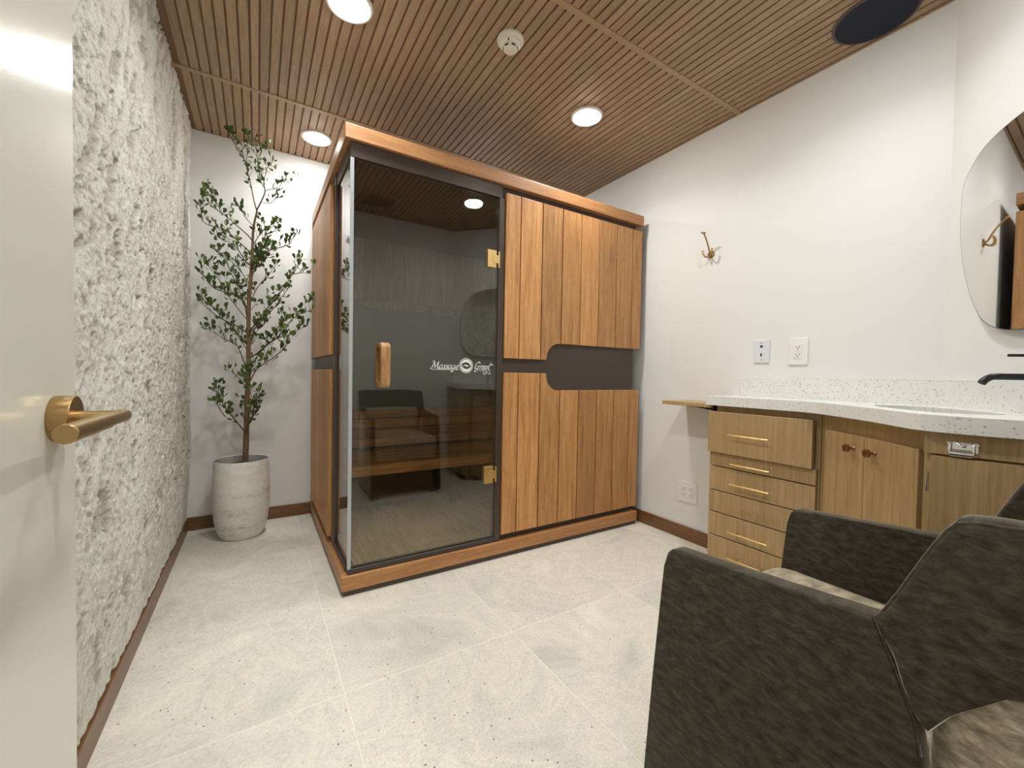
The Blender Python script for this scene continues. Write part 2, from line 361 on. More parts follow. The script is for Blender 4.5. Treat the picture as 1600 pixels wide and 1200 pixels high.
# rough stone wall on the left -------------------------------------------------
def vnoise(y, z, seed):
    r = np.random.RandomState(seed); g = r.rand(256, 256)
    yi, zi = np.floor(y).astype(int), np.floor(z).astype(int); fy, fz = y - yi, z - zi
    fy, fz = fy * fy * (3 - 2 * fy), fz * fz * (3 - 2 * fz)
    a, b, c, d = g[yi % 256, zi % 256], g[(yi + 1) % 256, zi % 256], g[yi % 256, (zi + 1) % 256], g[(yi + 1) % 256, (zi + 1) % 256]
    return (a * (1 - fy) + b * fy) * (1 - fz) + (c * (1 - fy) + d * fy) * fz
def fbm(y, z, f, octv, seed, gain=0.55, ridged=False):
    s, amp, tot = 0, 1, 0
    for o in range(octv):
        ang = 0.6 * o + 0.3; yy, zz = y * math.cos(ang) - z * math.sin(ang), y * math.sin(ang) + z * math.cos(ang)
        v = vnoise(yy * f + 17.3 * o, zz * f + 5.1 * o, seed + o)
        if ridged: v = 1 - np.abs(2 * v - 1)
        s = s + v * amp; tot += amp; amp *= gain; f *= 2.03
    return s / tot
def cells(y, z, f, seed):
    r = np.random.RandomState(seed); jy, jz, hv = r.rand(128, 128), r.rand(128, 128), r.rand(128, 128)
    yi, zi = np.floor(y * f).astype(int), np.floor(z * f).astype(int); best = np.full(y.shape, 9.0); val = np.zeros(y.shape); gy = np.zeros(y.shape)
    for a in (-1, 0, 1):
        for b in (-1, 0, 1):
            cy, cz = yi + a, zi + b
            dy, dz = cy + jy[cy % 128, cz % 128] - y * f, cz + jz[cy % 128, cz % 128] - z * f
            d = dy * dy + dz * dz; k = d < best
            best = np.where(k, d, best); val = np.where(k, hv[cy % 128, cz % 128], val); gy = np.where(k, dy * (hv[cz % 128, cy % 128] - .5) + dz * (hv[(cy + 7) % 128, cz % 128] - .5), gy)
    return val, gy
ST = 0.0046
ny, nz = int((-YF) / ST), int((H - 0.075) / ST)
ys, zs = np.meshgrid(np.linspace(YF, 0.0, ny), np.linspace(0.086, H + 0.004, nz), indexing='ij')
wy, wz = ys + 0.012 * (fbm(ys, zs, 25, 3, 90) - .5), zs + 0.012 * (fbm(ys, zs, 25, 3, 95) - .5)
big = fbm(wy, wz, 2.6, 3, 11) - 0.5
v1, g1 = cells(wy, wz * 0.8, 9.0, 21); v2, g2 = cells(wy * 1.1, wz, 24.0, 31); v3, g3 = cells(wy, wz, 55.0, 41)
crag = fbm(wy, wz, 20, 4, 51, 0.62) - 0.5; fine = fbm(ys, zs, 85, 3, 61, 0.75) - 0.5
ca, sa = math.cos(0.45), math.sin(0.45)
py, pz = wy * ca - wz * sa, wy * sa + wz * ca
pit = np.clip((fbm(py * 2.2, pz * 0.75, 12.0, 4, 71) - 0.60) / 0.025, 0, 1)
pit2 = np.clip((fbm(py * 2.0, pz * 0.7, 30, 3, 81) - 0.64) / 0.04, 0, 1)
rel = 0.026 + 0.016 * big + 0.002 * (v1 - .5) + 0.006 * g1 + 0.002 * (v2 - .5) + 0.006 * g2 + 0.002 * (v3 - .5) + 0.004 * g3 + 0.008 * crag + 0.006 * fine + 0.0045 * (fbm(ys, zs, 190, 2, 67, 0.8) - 0.5) - 0.011 * pit - 0.006 * pit2
rel = np.clip(rel, 0.004, 0.08) * (0.42 + 0.58 * np.clip((zs - 0.08) / 0.30, 0, 1))
edge = np.clip(-ys / 0.03, 0, 1); rel = 0.004 + (rel - 0.004) * (0.45 + 0.55 * edge)
zj = zs.copy(); zj[:, 0] += 0.014 * (fbm(ys[:, 0], ys[:, 0] * 0 + 3, 22, 3, 7) - 0.5); zj[:, 1] = np.maximum(zj[:, 1], zj[:, 0] + 0.002)
verts = np.stack([rel, ys, zj], -1).reshape(-1, 3)
idx = np.arange(ny * nz).reshape(ny, nz)
quads = np.stack([idx[:-1, :-1], idx[1:, :-1], idx[1:, 1:], idx[:-1, 1:]], -1).reshape(-1, 4)
nv = len(verts); low = np.stack([np.full(ny, -0.0), ys[:, 0], zj[:, 0]], -1)          # the underside back to the wall
verts = np.concatenate([verts, low]); li = np.arange(ny) + nv
quads = np.concatenate([quads, np.stack([li[:-1], li[1:], idx[1:, 0], idx[:-1, 0]], -1)])
me = bpy.data.meshes.new('wall_left'); me.vertices.add(len(verts)); me.vertices.foreach_set('co', verts.ravel().astype(np.float32))
me.loops.add(quads.size); me.loops.foreach_set('vertex_index', quads.ravel().astype(np.int32)); me.polygons.add(len(quads))
me.polygons.foreach_set('loop_start', np.arange(0, quads.size, 4, dtype=np.int32)); me.update(calc_edges=True)
gatt = me.attributes.new('gouge', 'FLOAT', 'POINT'); gatt.data.foreach_set('value', np.concatenate([np.clip(pit * 0.62 + pit2 * 0.4, 0, 0.7).ravel(), np.zeros(ny)]).astype(np.float32))
wl = tag(link('wall_left', me, 'stone', None, (0, 0, 0)), 'rough cream split stone wall beside the plant', 'wall', kind='structure')
obj('backing', BOX(-0.12, 0.0, YF - 0.12, 0.12, 0, H + 0.05), 'wall', wl)

# baseboards
def base(name, bm, mat, label): tag(obj(name, bm, mat), label, 'baseboard', kind='structure')
base('baseboard_left', BOX(0.0, 0.014, YF, -0.013, 0, 0.078, 0.001), 'base_y', 'brown wooden baseboard under the stone wall')
base('baseboard_back', BOX(0.0, 0.735, -0.013, 0.0, 0, 0.08, 0.001), 'base_x', 'brown wooden baseboard behind the plant pot')
base('baseboard_right', BOX(W - 0.013, W, -1.86, -0.0, 0, 0.08, 0.001), 'base_y', 'brown wooden baseboard between sauna and drawers')

# ceiling ---------------------------------------------------------------------
ce = tag(obj('ceiling', BOX(-0.12, W + 0.12, YF - 0.12, 0.12, H + 0.007, H + 0.06), 'ceil_back'), 'brown slatted wood ceiling in square panels', 'ceiling', kind='structure')
YJ = [0.0, -0.607, -1.845, -3.08]           # cross joints
segs = [(-0.594, -0.006), (-1.832, -0.620), (YF, -1.858)]
XS = []                                      # joint strips and slats, all running towards the back wall
x = 0.339 - 0.6096
while x < W:
    XS.append((x, 0.0275, 'joint_strip')); g = x + 0.0275 + 0.0085
    for k in range(14): XS.append((g, 0.0325, 'slat')); g += 0.04095
    x += 0.6096
protos = {}
for a, b in segs:
    for x, w, nm in XS:
        x0, x1 = max(x, 0.045), min(x + w, W - 0.012)
        if x1 - x0 < 0.008: continue
        full = x1 - x0 > w - 1e-6; key = (nm, a)
        zlo = H - 0.0025 if nm == 'joint_strip' else H
        if full and key in protos: copy_at(protos[key], ((x0 + x1) / 2, (a + b) / 2, H))
        else:
            o = obj(nm, BOX(x0, x1, a, b, zlo, H + 0.012), 'strip' if nm == 'joint_strip' else 'slat', ce, ((x0 + x1) / 2, (a + b) / 2, H))
            if full: protos[key] = o
for yj in (-0.607, -1.845): obj('cross_strip', BOX(0.02, W - 0.004, yj - 0.0125, yj + 0.0125, H - 0.0045, H + 0.012), 'strip', ce, (W / 2, yj, H))
obj('edge_strip', BOX(0.03, W, -0.0055, 0.0, H - 0.002, H + 0.012), 'slat', ce); obj('edge_strip', BOX(W - 0.010, W, YF, 0.0, H - 0.003, H + 0.012), 'slat', ce)

# shade in the groove ends painted as black boxes, at cross joints and back wall
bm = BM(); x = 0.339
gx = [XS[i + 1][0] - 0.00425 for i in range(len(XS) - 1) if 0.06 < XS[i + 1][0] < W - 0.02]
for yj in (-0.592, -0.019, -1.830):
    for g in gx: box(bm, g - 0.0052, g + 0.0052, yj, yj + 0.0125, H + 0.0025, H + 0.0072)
o = obj('groove_end_shade', bm, 'slot', ce); o['kind'] = 'stuff'

# downlights
def downlight(x, y, label):
    t = thing('ceiling_downlight', (x, y, H), label, 'ceiling light', 'round ceiling downlights')
    obj('trim_ring', LATHE([(0.071, -0.002), (0.073, -0.006), (0.080, -0.0075), (0.086, -0.005), (0.088, 0.002), (0.071, 0.002)], (x, y, H), n=40), 'ring', t, (x, y, H), True)
    obj('lens', LATHE([(0, -0.0200), (0.022, -0.0192), (0.042, -0.0165), (0.058, -0.0120), (0.068, -0.0070), (0.0712, -0.0020), (0, -0.0020)], (x, y, H), n=20), 'lens', t, (x, y, H), True)
    l = bpy.data.lights.new('downlight', 'AREA'); l.shape = 'DISK'; l.size = 0.138; l.energy = LAMP_W; l.color = LAMP_COL; l.spread = math.radians(LAMP_SPREAD)
    lo_ = bpy.data.objects.new('lamp', l); COL.objects.link(lo_); lo_.parent = t; lo_.location = (0, 0, -0.0215)
downlight(0.668, -1.39, 'glowing round downlight nearest the front of the ceiling, above the stone wall side')
downlight(0.672, -0.305, 'glowing round downlight above the plant, left of the sauna roof')
downlight(1.908, -1.372, 'glowing round downlight above the planked front of the sauna')
downlight(1.900, -2.47, 'glowing round downlight above the vanity, out of frame')
downlight(0.668, -2.47, 'glowing round downlight above the white door, out of frame')
downlight(1.908, -0.305, 'glowing round downlight hidden above the sauna roof')
downlight(0.10, -4.0, 'unseen round downlight added in the corridor for fill, left of the doorway')  # both corridor lamps are unseen, added as fill through the doorway
downlight(1.10, -4.0, 'unseen round downlight added in the corridor for fill, right of the doorway')

# the white door, opened against the stone wall
dr = tag(obj('door_1', BOX(0.115, 0.155, YF + 0.012, -2.3395, 0.012, 2.045, 0.0015), 'door', loc=(0.155, YF + 0.02, 0)), 'open white painted door with brass lever handle', 'door', kind='structure')
hc = Vector((0.155, -2.407, 0.9165))
hd = obj('door_handle', LATHE([(0, 0), (0.0275, 0), (0.0282, 0.001), (0.0282, 0.0185), (0.0272, 0.0195), (0, 0.0195)], hc, (1, 0, 0), 48), 'brass', dr, hc, True)
obj('neck', CYL(hc + Vector((0.019, 0, 0)), hc + Vector((0.060, 0, 0)), 0.0086, 24), 'brass', hd, hc, True)
lv = hc + Vector((0.0575, 0, 0))
obj('lever', LATHE([(0, 0), (0.0088, 0), (0.0095, 0.0008), (0.0095, 0.120), (0, 0.120)], lv + Vector((0, -0.172, 0)), (0, 1, 0), 32), 'brass', hd, lv, True)
obj('lever_tip', LATHE([(0, 0), (0.0082, 0), (0.0082, 0.079), (0.0075, 0.080), (0, 0.080)], lv + Vector((0, -0.052, 0)), (0, 1, 0), 32), 'brass', hd, lv, True)
# coat hook on the door, seen in the mirror
hk = obj('coat_hook', CYL((0.155, -2.52, 1.80), (0.160, -2.52, 1.80), 0.02, 24), 'brass', dr, (0.155, -2.52, 1.80), True)
obj('upper_prong', TUBE([(0.16, -2.52, 1.80), (0.185, -2.52, 1.825), (0.215, -2.52, 1.87), (0.235, -2.52, 1.91)], [0.006, 0.0055, 0.005, 0.0065]), 'brass', hk, (0.155, -2.52, 1.80), True)
obj('lower_prong', TUBE([(0.16, -2.52, 1.79), (0.185, -2.52, 1.77), (0.21, -2.52, 1.775), (0.222, -2.52, 1.80)], [0.006, 0.0055, 0.005, 0.006]), 'brass', hk, (0.155, -2.52, 1.80), True)

# ceiling fittings
c = Vector((1.282, -1.588, H))
t = thing('smoke_detector', c, 'white round smoke detector in the middle of the slatted ceiling', 'smoke detector')
obj('base_plate', LATHE([(0, 0.0), (0.056, 0.0), (0.057, -0.004), (0.056, -0.012), (0.050, -0.015), (0, -0.015)], c, n=48), 'cream', t, c, True)
obj('body', LATHE([(0.0445, -0.014), (0.0435, -0.026), (0.036, -0.034), (0.0295, -0.035), (0.0285, -0.044), (0.026, -0.047), (0.022, -0.049), (0, -0.0495)], c, n=48), 'cream', t, c, True)
for k in range(6):
    a = math.radians(25 + 60 * k); d = Vector((math.cos(a), math.sin(a), 0)); e = Vector((-d.y, d.x, 0)); q = c + d * 0.0293 + Vector((0, 0, -0.0395)); bm = BM()
    vs = [bm.verts.new(q + e * su * 0.0085 + Vector((0, 0, sz * 0.0028)) + d * sd * 0.0012) for sd in (-1, 1) for sz in (-1, 1) for su in (-1, 1)]
    for f in ((0, 2, 3, 1), (4, 5, 7, 6), (0, 1, 5, 4), (2, 6, 7, 3), (0, 4, 6, 2), (1, 3, 7, 5)): bm.faces.new([vs[i] for i in f])
    obj('vent_slot', bm, 'slot', t, c)
obj('indicator_lamp', CYL(c + Vector((-0.028, -0.030, -0.026)), c + Vector((-0.028, -0.030, -0.0345)), 0.003, 12), 'led', t, c)
c = Vector((2.428, -2.462, H))
t = thing('ceiling_speaker', c, 'large round navy blue ceiling speaker beside the right wall', 'speaker')
obj('rim', LATHE([(0.124, -0.001), (0.125, -0.006), (0.131, -0.0065), (0.1345, -0.004), (0.135, 0.002), (0.124, 0.002)], c, n=56), 'navyrim', t, c, True)
obj('grille', LATHE([(0, -0.005), (0.1245, -0.0045), (0.1245, 0.002), (0, 0.002)], c, n=56), 'navy', t, c, True)
c = Vector((1.226, -2.88, H))
t = thing('ceiling_vent', c, 'square slotted ceiling air vent reflected in the sauna glass', 'air vent')
bm = BM(); S = 0.13
for q in ((-S, S, -S, -S + 0.02), (-S, S, S - 0.02, S), (-S, -S + 0.02, -S + 0.02, S - 0.02), (S - 0.02, S, -S + 0.02, S - 0.02)): box(bm, c.x + q[0], c.x + q[1], c.y + q[2], c.y + q[3], H - 0.008, H + 0.002)
obj('frame', bm, 'slat', t, c)
obj('duct', BOX(c.x - 0.115, c.x + 0.115, c.y - 0.115, c.y + 0.115, H - 0.001, H + 0.001), 'slot', t, c)
for k in range(5):
    y = c.y - 0.088 + k * 0.044; bm = BM(); v = [bm.verts.new(q) for q in ((c.x - 0.11, y, H - 0.007), (c.x + 0.11, y, H - 0.007), (c.x + 0.11, y + 0.022, H - 0.001), (c.x - 0.11, y + 0.022, H - 0.001))]
    f = bm.faces.new(v); bmesh.ops.solidify(bm, geom=[f], thickness=0.0015); obj('louver', bm, 'slat', t, c)

# ================================================================== SAUNA CABIN
SX0, SX1, SYF, SYB = 0.679, 2.525, -1.255, -0.016
ST_ = thing('sauna_cabin', ((SX0 + SX1) / 2, -0.64, 0), 'wooden sauna cabin with smoked glass front and vertical planks', 'sauna')
P = ST_
# base: recessed plinth, four rails, floor
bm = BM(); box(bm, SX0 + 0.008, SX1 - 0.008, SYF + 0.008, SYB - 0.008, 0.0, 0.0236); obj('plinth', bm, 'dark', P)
def rails(name, z0, z1):
    obj(name, BOX(SX0, SX1, SYF, SYF + 0.045, z0, z1, 0.003, 2), 'sauna_x', P); obj(name, BOX(SX0 + 0.045, SX1 - 0.045, SYB - 0.045, SYB, z0, z1, 0.003, 2), 'sauna_x', P)
    obj(name, BOX(SX0, SX0 + 0.045, SYF + 0.045, SYB, z0, z1, 0.003, 2), 'sauna_y', P); obj(name, BOX(SX1 - 0.045, SX1, SYF + 0.045, SYB, z0, z1, 0.003, 2), 'sauna_y', P)
rails('base_rail', 0.0235, 0.087); rails('roof_rail', 1.971, 2.035)
obj('roof_panel', BOX(SX0 + 0.02, SX1 - 0.02, SYF + 0.03, SYB - 0.01, 1.985, 2.02), 'dark', P)
obj('floor_panel', BOX(SX0 + 0.045, SX1 - 0.045, SYF + 0.045, SYB - 0.045, 0.03, 0.092), 'infloor', P)
# dark carcass
bm = BM(); box(bm, 1.462, 2.487, -1.220, -1.196, 0.087, 1.975); box(bm, 2.463, 2.487, -1.196, -0.05, 0.087, 1.975); box(bm, 0.705, 2.463, -0.05, -0.028, 0.087, 1.975)
box(bm, 0.700, 0.724, -0.850, -0.05, 0.087, 1.975); obj('carcass', bm, 'dark', P)
obj('ceiling_panel', BOX(0.73, 2.46, -1.19, -0.05, 1.93, 1.95), 'benchdark', P)
bm = BM(); box(bm, 0.704, 1.462, -1.238, -1.195, 1.905, 1.975, 0.002); box(bm, 0.702, 0.745, -1.195, -0.90, 1.905, 1.975, 0.002); obj('header', bm, 'darkpost', P)
obj('jamb_post', BOX(1.440, 1.474, -1.241, -1.195, 0.087, 1.905, 0.004, 2), 'darkpost', P)
obj('corner_post', BOX(0.697, 0.738, -0.897, -0.850, 0.087, 1.975, 0.006, 2), 'darkpost', P)
bm = BM(); box(bm, 0.704, 1.440, -1.240, -1.200, 0.087, 0.112, 0.002); box(bm, 0.700, 0.738, -1.200, -0.897, 0.087, 0.112, 0.002); obj('sill', bm, 'sill', P)
# front planks, upper and lower, with the rounded cut-out
SE = [1.478, 1.572, 1.7165, 1.8595, 2.001, 2.147, 2.294, 2.436, 2.5265]
ZU0, ZU1, ZL0, ZL1, ZW1, ZW0 = 1.067, 1.936, 0.121, 0.9905, 1.1625, 0.893
XC, RC = 1.7575, 0.088
G = 0.0028
for i in range(8):
    a, b = SE[i] + G, SE[i + 1] - G
    for upper in (True, False):
        top = ZU1 if upper else ZU0
        if upper: full, mid, far = ZU0, ZW1, ZU1
        else: full, mid, far = ZL1, ZW0, ZL0
        s = 1 if upper else -1
        if b < XC: poly = [(a, full), (b, full), (b, far), (a, far)]
        elif a < XC:
            poly = [(a, full), (XC, full)]
            zc = mid - s * RC
            poly += [(XC, zc)] if s * (zc - full) > 0.004 else []
            for q in arc(XC + RC, 0, RC, 180, 90, 10):
                if q[0] <= b and s * (zc + s * q[1] - full) > 0.002: poly.append((q[0], zc + s * q[1]))
            lastx = b; dx = min(max(XC + RC - b, 0), RC); poly.append((b, zc + s * math.sqrt(RC * RC - dx * dx))); poly += [(b, far), (a, far)]
        else:
            poly = []
            dx = max(XC + RC - a, 0); poly.append((a, mid - s * RC + s * math.sqrt(max(RC * RC - dx * dx, 0))))
            if dx > 0.004: poly.append((XC + RC, mid))
            poly += [(b, mid), (b, far), (a, far)]
        obj('plank', prism(BM(), poly, XZ, -1.2465, -1.2200, 0.0025, 2), 'sauna_v', P, ((a + b) / 2, -1.235, far))
# left side planks
LY = [-0.030, -0.165, -0.300, -0.435, -0.570, -0.705, -0.832]
for i in range(6):
    a, b = LY[i + 1] + 0.0015, LY[i] - 0.0015
    obj('plank', BOX(0.6795, 0.700, a, b, ZU0, ZU1, 0.0025, 2), 'sauna_v', P, (0.69, (a + b) / 2, ZU1)); obj('plank', BOX(0.6795, 0.700, a, b, ZL0, ZL1, 0.0025, 2), 'sauna_v', P, (0.69, (a + b) / 2, ZL0))
# inside: back wall
for i in range(12):
    a, b = 0.726 + i * 0.145 + 0.001, min(0.726 + (i + 1) * 0.145 - 0.001, 2.46)
    if b - a > 0.02: obj('inside_plank', BOX(a, b, -0.062, -0.050, 1.50, 1.93), 'inplank', P, ((a + b) / 2, -0.06, 1.9))
obj('inside_rail', BOX(0.726, 1.50, -0.068, -0.050, 1.44, 1.498, 0.002), 'inplank', P, (1.0, -0.06, 1.47)); obj('inside_rail', BOX(1.503, 2.46, -0.068, -0.050, 1.44, 1.498, 0.002), 'inplank', P, (1.9, -0.06, 1.47))
obj('heater_panel', BOX(0.726, 2.46, -0.060, -0.050, 0.71, 1.438), 'heater', P)
for k, (z0, z1) in enumerate(((0.645, 0.708), (0.575, 0.640), (0.505, 0.570), (0.440, 0.500))):
    obj('back_slat', BOX(0.726, 2.46, -0.072, -0.052, z0, z1, 0.003), 'bench', P, (1.6, -0.06, z0))
# bench
be = obj('bench', BOX(0.728, 2.460, -0.585, -0.560, 0.352, 0.418, 0.003), 'bench', P, (1.6, -0.35, 0.4))
for k in range(5):
    y0 = -0.565 + k * 0.099; obj('bench_slat', BOX(0.728, 2.460, y0, y0 + 0.093, 0.395, 0.419, 0.003), 'bench', be, (1.6, y0, 0.41))
for xx in (0.745, 1.50, 2.25): obj('bench_support', BOX(xx, xx + 0.03, -0.55, -0.07, 0.092, 0.394), 'benchdark', be)
obj('kick_board', BOX(0.78, 1.40, -0.45, -0.43, 0.14, 0.394), 'benchdark', be)
for x in (0.727, 2.447): obj('side_lining', BOX(x, x + 0.012, -1.19 if x > 1 else -0.85, -0.072, 0.092, 1.93), 'inplank', P)
# glass
obj('side_glass', BOX(0.7085, 0.7180, -1.2345, -0.9, 0.112, 1.903), 'glass_side', P)
obj('glass_edge', BOX(0.7030, 0.7185, -1.2375, -1.2346, 0.112, 1.903), 'glass_edge', P)
gd = obj('glass_door', BOX(0.7195, 1.4365, -1.2355, -1.2265, 0.118, 1.900), 'glass_front', P, (1.43, -1.231, 0.118))
YG = -1.2356
def hinge(z):
    h = obj('hinge', BOX(1.3735, 1.4260, YG - 0.008, YG, z - 0.045, z + 0.045, 0.0015), 'gold', gd, (1.42, YG, z))
    bm = BM(); box(bm, 1.405, 1.442, YG - 0.011, YG - 0.0075, z - 0.021, z + 0.021, 0.001); box(bm, 1.4375, 1.4465, YG - 0.008, YG + 0.002, z - 0.042, z + 0.042, 0.001)
    for f in bm.faces: f.smooth = False
    obj('hinge_plate', bm, 'gold', P, (1.44, YG, z))
    obj('hinge', BOX(1.3735, 1.4260, -1.2264, -1.219, z - 0.045, z + 0.045, 0.0015), 'gold', gd, (1.42, -1.22, z))
hinge(1.580); hinge(0.452)
def dhandle(ysurf, s):
    """D-shaped wooden pull: outline in (distance off the glass, z)"""
    Z0, Z1, D, T, R = 0.913, 1.113, 0.056, 0.020, 0.026
    out = [(0, Z0)] + [(D - R + R * math.sin(math.radians(a)), Z0 + R - R * math.cos(math.radians(a))) for a in range(0, 91, 15)] + [(D - R + R * math.cos(math.radians(a)), Z1 - R + R * math.sin(math.radians(a))) for a in range(0, 91, 15)] + [(0, Z1)]
    r = 0.010
    inn = [(0, Z1 - T)] + [(D - T - r + r * math.cos(math.radians(a)), Z1 - T - r + r * math.sin(math.radians(a))) for a in range(90, -1, -30)] + [(D - T - r + r * math.sin(math.radians(a)), Z0 + T + r - r * math.cos(math.radians(a))) for a in range(90, -1, -30)] + [(0, Z0 + T)]
    poly = out + inn
    obj('handle', prism(BM(), poly, lambda u, v, w: (w, ysurf - s * u, v), 0.829, 0.868, 0.003, 2), 'handlewood', gd, (0.85, ysurf, 1.0), True)
dhandle(-1.2355, 1); dhandle(-1.2265, -1)

# vinyl lettering on the glass ------------------------------------------------
def ribbon(bm, pts, y, wmax, wmin, nib=40):
    """a pen stroke with a slanted nib"""
    P2 = [Vector((p[0], p[1])) for p in pts]
    Ls, Rs = [], []
    for i, p in enumerate(P2):
        d = (P2[min(i + 1, len(P2) - 1)] - P2[max(i - 1, 0)]); d.normalize()
        w = wmin + (wmax - wmin) * abs(d.x * math.sin(math.radians(nib)) - d.y * math.cos(math.radians(nib)))
        nrm = Vector((-d.y, d.x)) * w / 2; Ls.append(p + nrm); Rs.append(p - nrm)
    for i in range(len(P2) - 1):
        q = [Ls[i], Ls[i + 1], Rs[i + 1], Rs[i]]
        f = bm.faces.new([bm.verts.new((v.x, y, v.y)) for v in q])
def spline(ctrl, n=6):
    out = []; c = [ctrl[0]] + list(ctrl) + [ctrl[-1]]
    for i in range(1, len(c) - 2):
        for k in range(n):
            t = k / n; p0, p1, p2, p3 = c[i - 1], c[i], c[i + 1], c[i + 2]
            out.append(tuple(0.5 * (2 * p1[j] + (p2[j] - p0[j]) * t + (2 * p0[j] - 5 * p1[j] + 4 * p2[j] - p3[j]) * t * t + (3 * p1[j] - p0[j] - 3 * p2[j] + p3[j]) * t ** 3) for j in (0, 1)))
    out.append(tuple(ctrl[-1])); return out
GL = {   # strokes in an em box: x-height 0.5, capitals 1; advance last
 'M': ([[(-.18, .02), (-.08, .0), (0.04, .25), (.22, .96)], [(.22, .96), (.32, .5), (.40, .08)], [(.40, .08), (.62, .55), (.80, .98)], [(.80, .98), (.78, .5), (.80, .1), (.92, .02), (1.0, .1)], [(.22, .96), (.05, 1.0), (-.06, .86)]], 1.02),
 'a': ([[(.42, .46), (.22, .5), (.04, .28), (.06, .05), (.20, .02), (.36, .2), (.46, .48)], [(.46, .48), (.40, .16), (.44, .02), (.54, .08)]], .54),
 's': ([[(.0, .04), (.14, .0), (.28, .08), (.24, .22), (.14, .32), (.20, .48), (.36, .46)]], .38),
 'g': ([[(.42, .46), (.22, .5), (.04, .28), (.06, .05), (.20, .02), (.36, .2), (.46, .48)], [(.46, .48), (.38, .0), (.28, -.34), (.08, -.40), (.0, -.26), (.20, -.1), (.52, .06)]], .54),
 'e': ([[(.04, .22), (.26, .28), (.36, .42), (.24, .5), (.08, .36), (.04, .12), (.14, .01), (.30, .04), (.42, .14)]], .44),
 'G': ([[(.86, .80), (.74, .98), (.46, .96), (.16, .62), (.10, .22), (.32, .02), (.60, .14), (.70, .42)], [(.46, .40), (.92, .44)], [(.72, .42), (.58, -.1), (.30, -.36), (.06, -.22)]], .94),
 'r': ([[(.10, .48), (.06, .2), (.04, .0)], [(.05, .14), (.16, .40), (.30, .50), (.38, .42)]], .38),
 'n': ([[(.10, .48), (.06, .2), (.04, .0)], [(.05, .14), (.20, .42), (.36, .48), (.38, .30), (.34, .08), (.42, .0), (.52, .08)]], .54),
}
def put(name, bm):
    obj(name, bm, 'letter', gd, (1.25, YG, 1.0))
def write(word, x0, x1, z, cap):
    tot = sum(GL[ch][1] for ch in word); sx = (x1 - x0) / tot; x = x0
    for ch in word:
        lb = BM()
        for st in GL[ch][0]:
            pts = [(x + (u + 0.22 * v) * sx, z + v * cap) for u, v in spline(st)]
            ribbon(lb, pts, YG - 0.0004, 0.0054, 0.0017)
        x += GL[ch][1] * sx; put('letter', lb)
write('Massage', 1.081, 1.220, 1.0040, 0.036); write('Green', 1.309, 1.397, 1.0055, 0.036)
lb = BM(); ribbon(lb, [(1.079, 0.9995), (1.186, 0.9995)], YG - 0.0004, 0.0022, 0.0022); put('underline', lb); lb = BM(); ribbon(lb, [(1.204, 0.9995), (1.224, 0.9995)], YG - 0.0004, 0.0022, 0.0022); put('underline', lb)
lb = BM(); ribbon(lb, [(1.332, 0.9995), (1.404, 0.9995)], YG - 0.0004, 0.0022, 0.0022); put('underline', lb)
lb = BM(); ribbon(lb, spline([(1.394, 1.022), (1.402, 1.034), (1.410, 1.040)]), YG - 0.0004, 0.004, 0.002); ribbon(lb, spline([(1.402, 1.026), (1.410, 1.030), (1.418, 1.028)]), YG - 0.0004, 0.004, 0.002); put('flourish', lb)
SP = {'S': [[(.58, .84), (.42, 1.0), (.14, .94), (.10, .66), (.34, .52), (.58, .36), (.54, .08), (.28, .0), (.04, .14)]], 'P': [[(.10, 0), (.10, 1.0)], [(.10, .97), (.50, .97), (.60, .72), (.48, .47), (.10, .47)]], 'A': [[(.0, 0), (.34, 1.0)], [(.34, 1.0), (.68, 0)], [(.12, .34), (.56, .34)]]}
for k, ch in enumerate('SPA'):
    lb = BM()
    for st in SP[ch]:
        pts = st if ch == 'A' or len(st) == 2 else spline(st)
        ribbon(lb, [(1.3585 + k * 0.0165 + u * 0.0175, 0.9785 + v * 0.0145) for u, v in pts], YG - 0.0004, 0.0026, 0.0018)
    put('letter', lb)
ec = (1.2635, 1.0215)
def ring2(bm, r0, r1, y, n=48):
    A = [bm.verts.new((ec[0] + r0 * math.cos(2 * math.pi * k / n), y, ec[1] + r0 * math.sin(2 * math.pi * k / n))) for k in range(n)]
    B = [bm.verts.new((ec[0] + r1 * math.cos(2 * math.pi * k / n), y, ec[1] + r1 * math.sin(2 * math.pi * k / n))) for k in range(n)]
    for k in range(n): bm.faces.new([A[k], A[(k + 1) % n], B[(k + 1) % n], B[k]])
bm = BM(); ring2(bm, 0.0345, 0.0375, YG - 0.0004); ring2(bm, 0.0002, 0.0310, YG - 0.0004)
obj('emblem', bm, 'letter', gd, (ec[0], YG, ec[1]))
bm = BM()
def leafshape(pts):
    f = bm.faces.new([bm.verts.new((ec[0] + u, YG - 0.0008, ec[1] + v)) for u, v in pts])
top = spline([(-.030, .001), (-.016, .013), (.004, .0165), (.022, .006), (.027, .002)], 6) + spline([(.027, .002), (.010, .0005), (-.004, .006), (-.016, .001), (-.030, .001)], 6)[1:-1]
leafshape(top); leafshape([(-u, -v) for u, v in top])
obj('emblem_leaves', bm, 'letterdark', gd, (ec[0], YG, ec[1]))

# ================================================================== VANITY
ZC, ZU = 0.889, 0.843                      # counter top and underside
def slab_walls(bm, pts, z0, z1, th, closed=False):
    """thin upright panels along a path (room side on the right hand)"""
    n = len(pts); seg = range(n if closed else n - 1)
    for i in seg:
        a, b = Vector(pts[i]), Vector(pts[(i + 1) % n]); d = (b - a).normalized(); nrm = Vector((-d.y, d.x))
        prism(bm, [tuple(a), tuple(b), tuple(b + nrm * th), tuple(a + nrm * th)], XY, z0, z1)
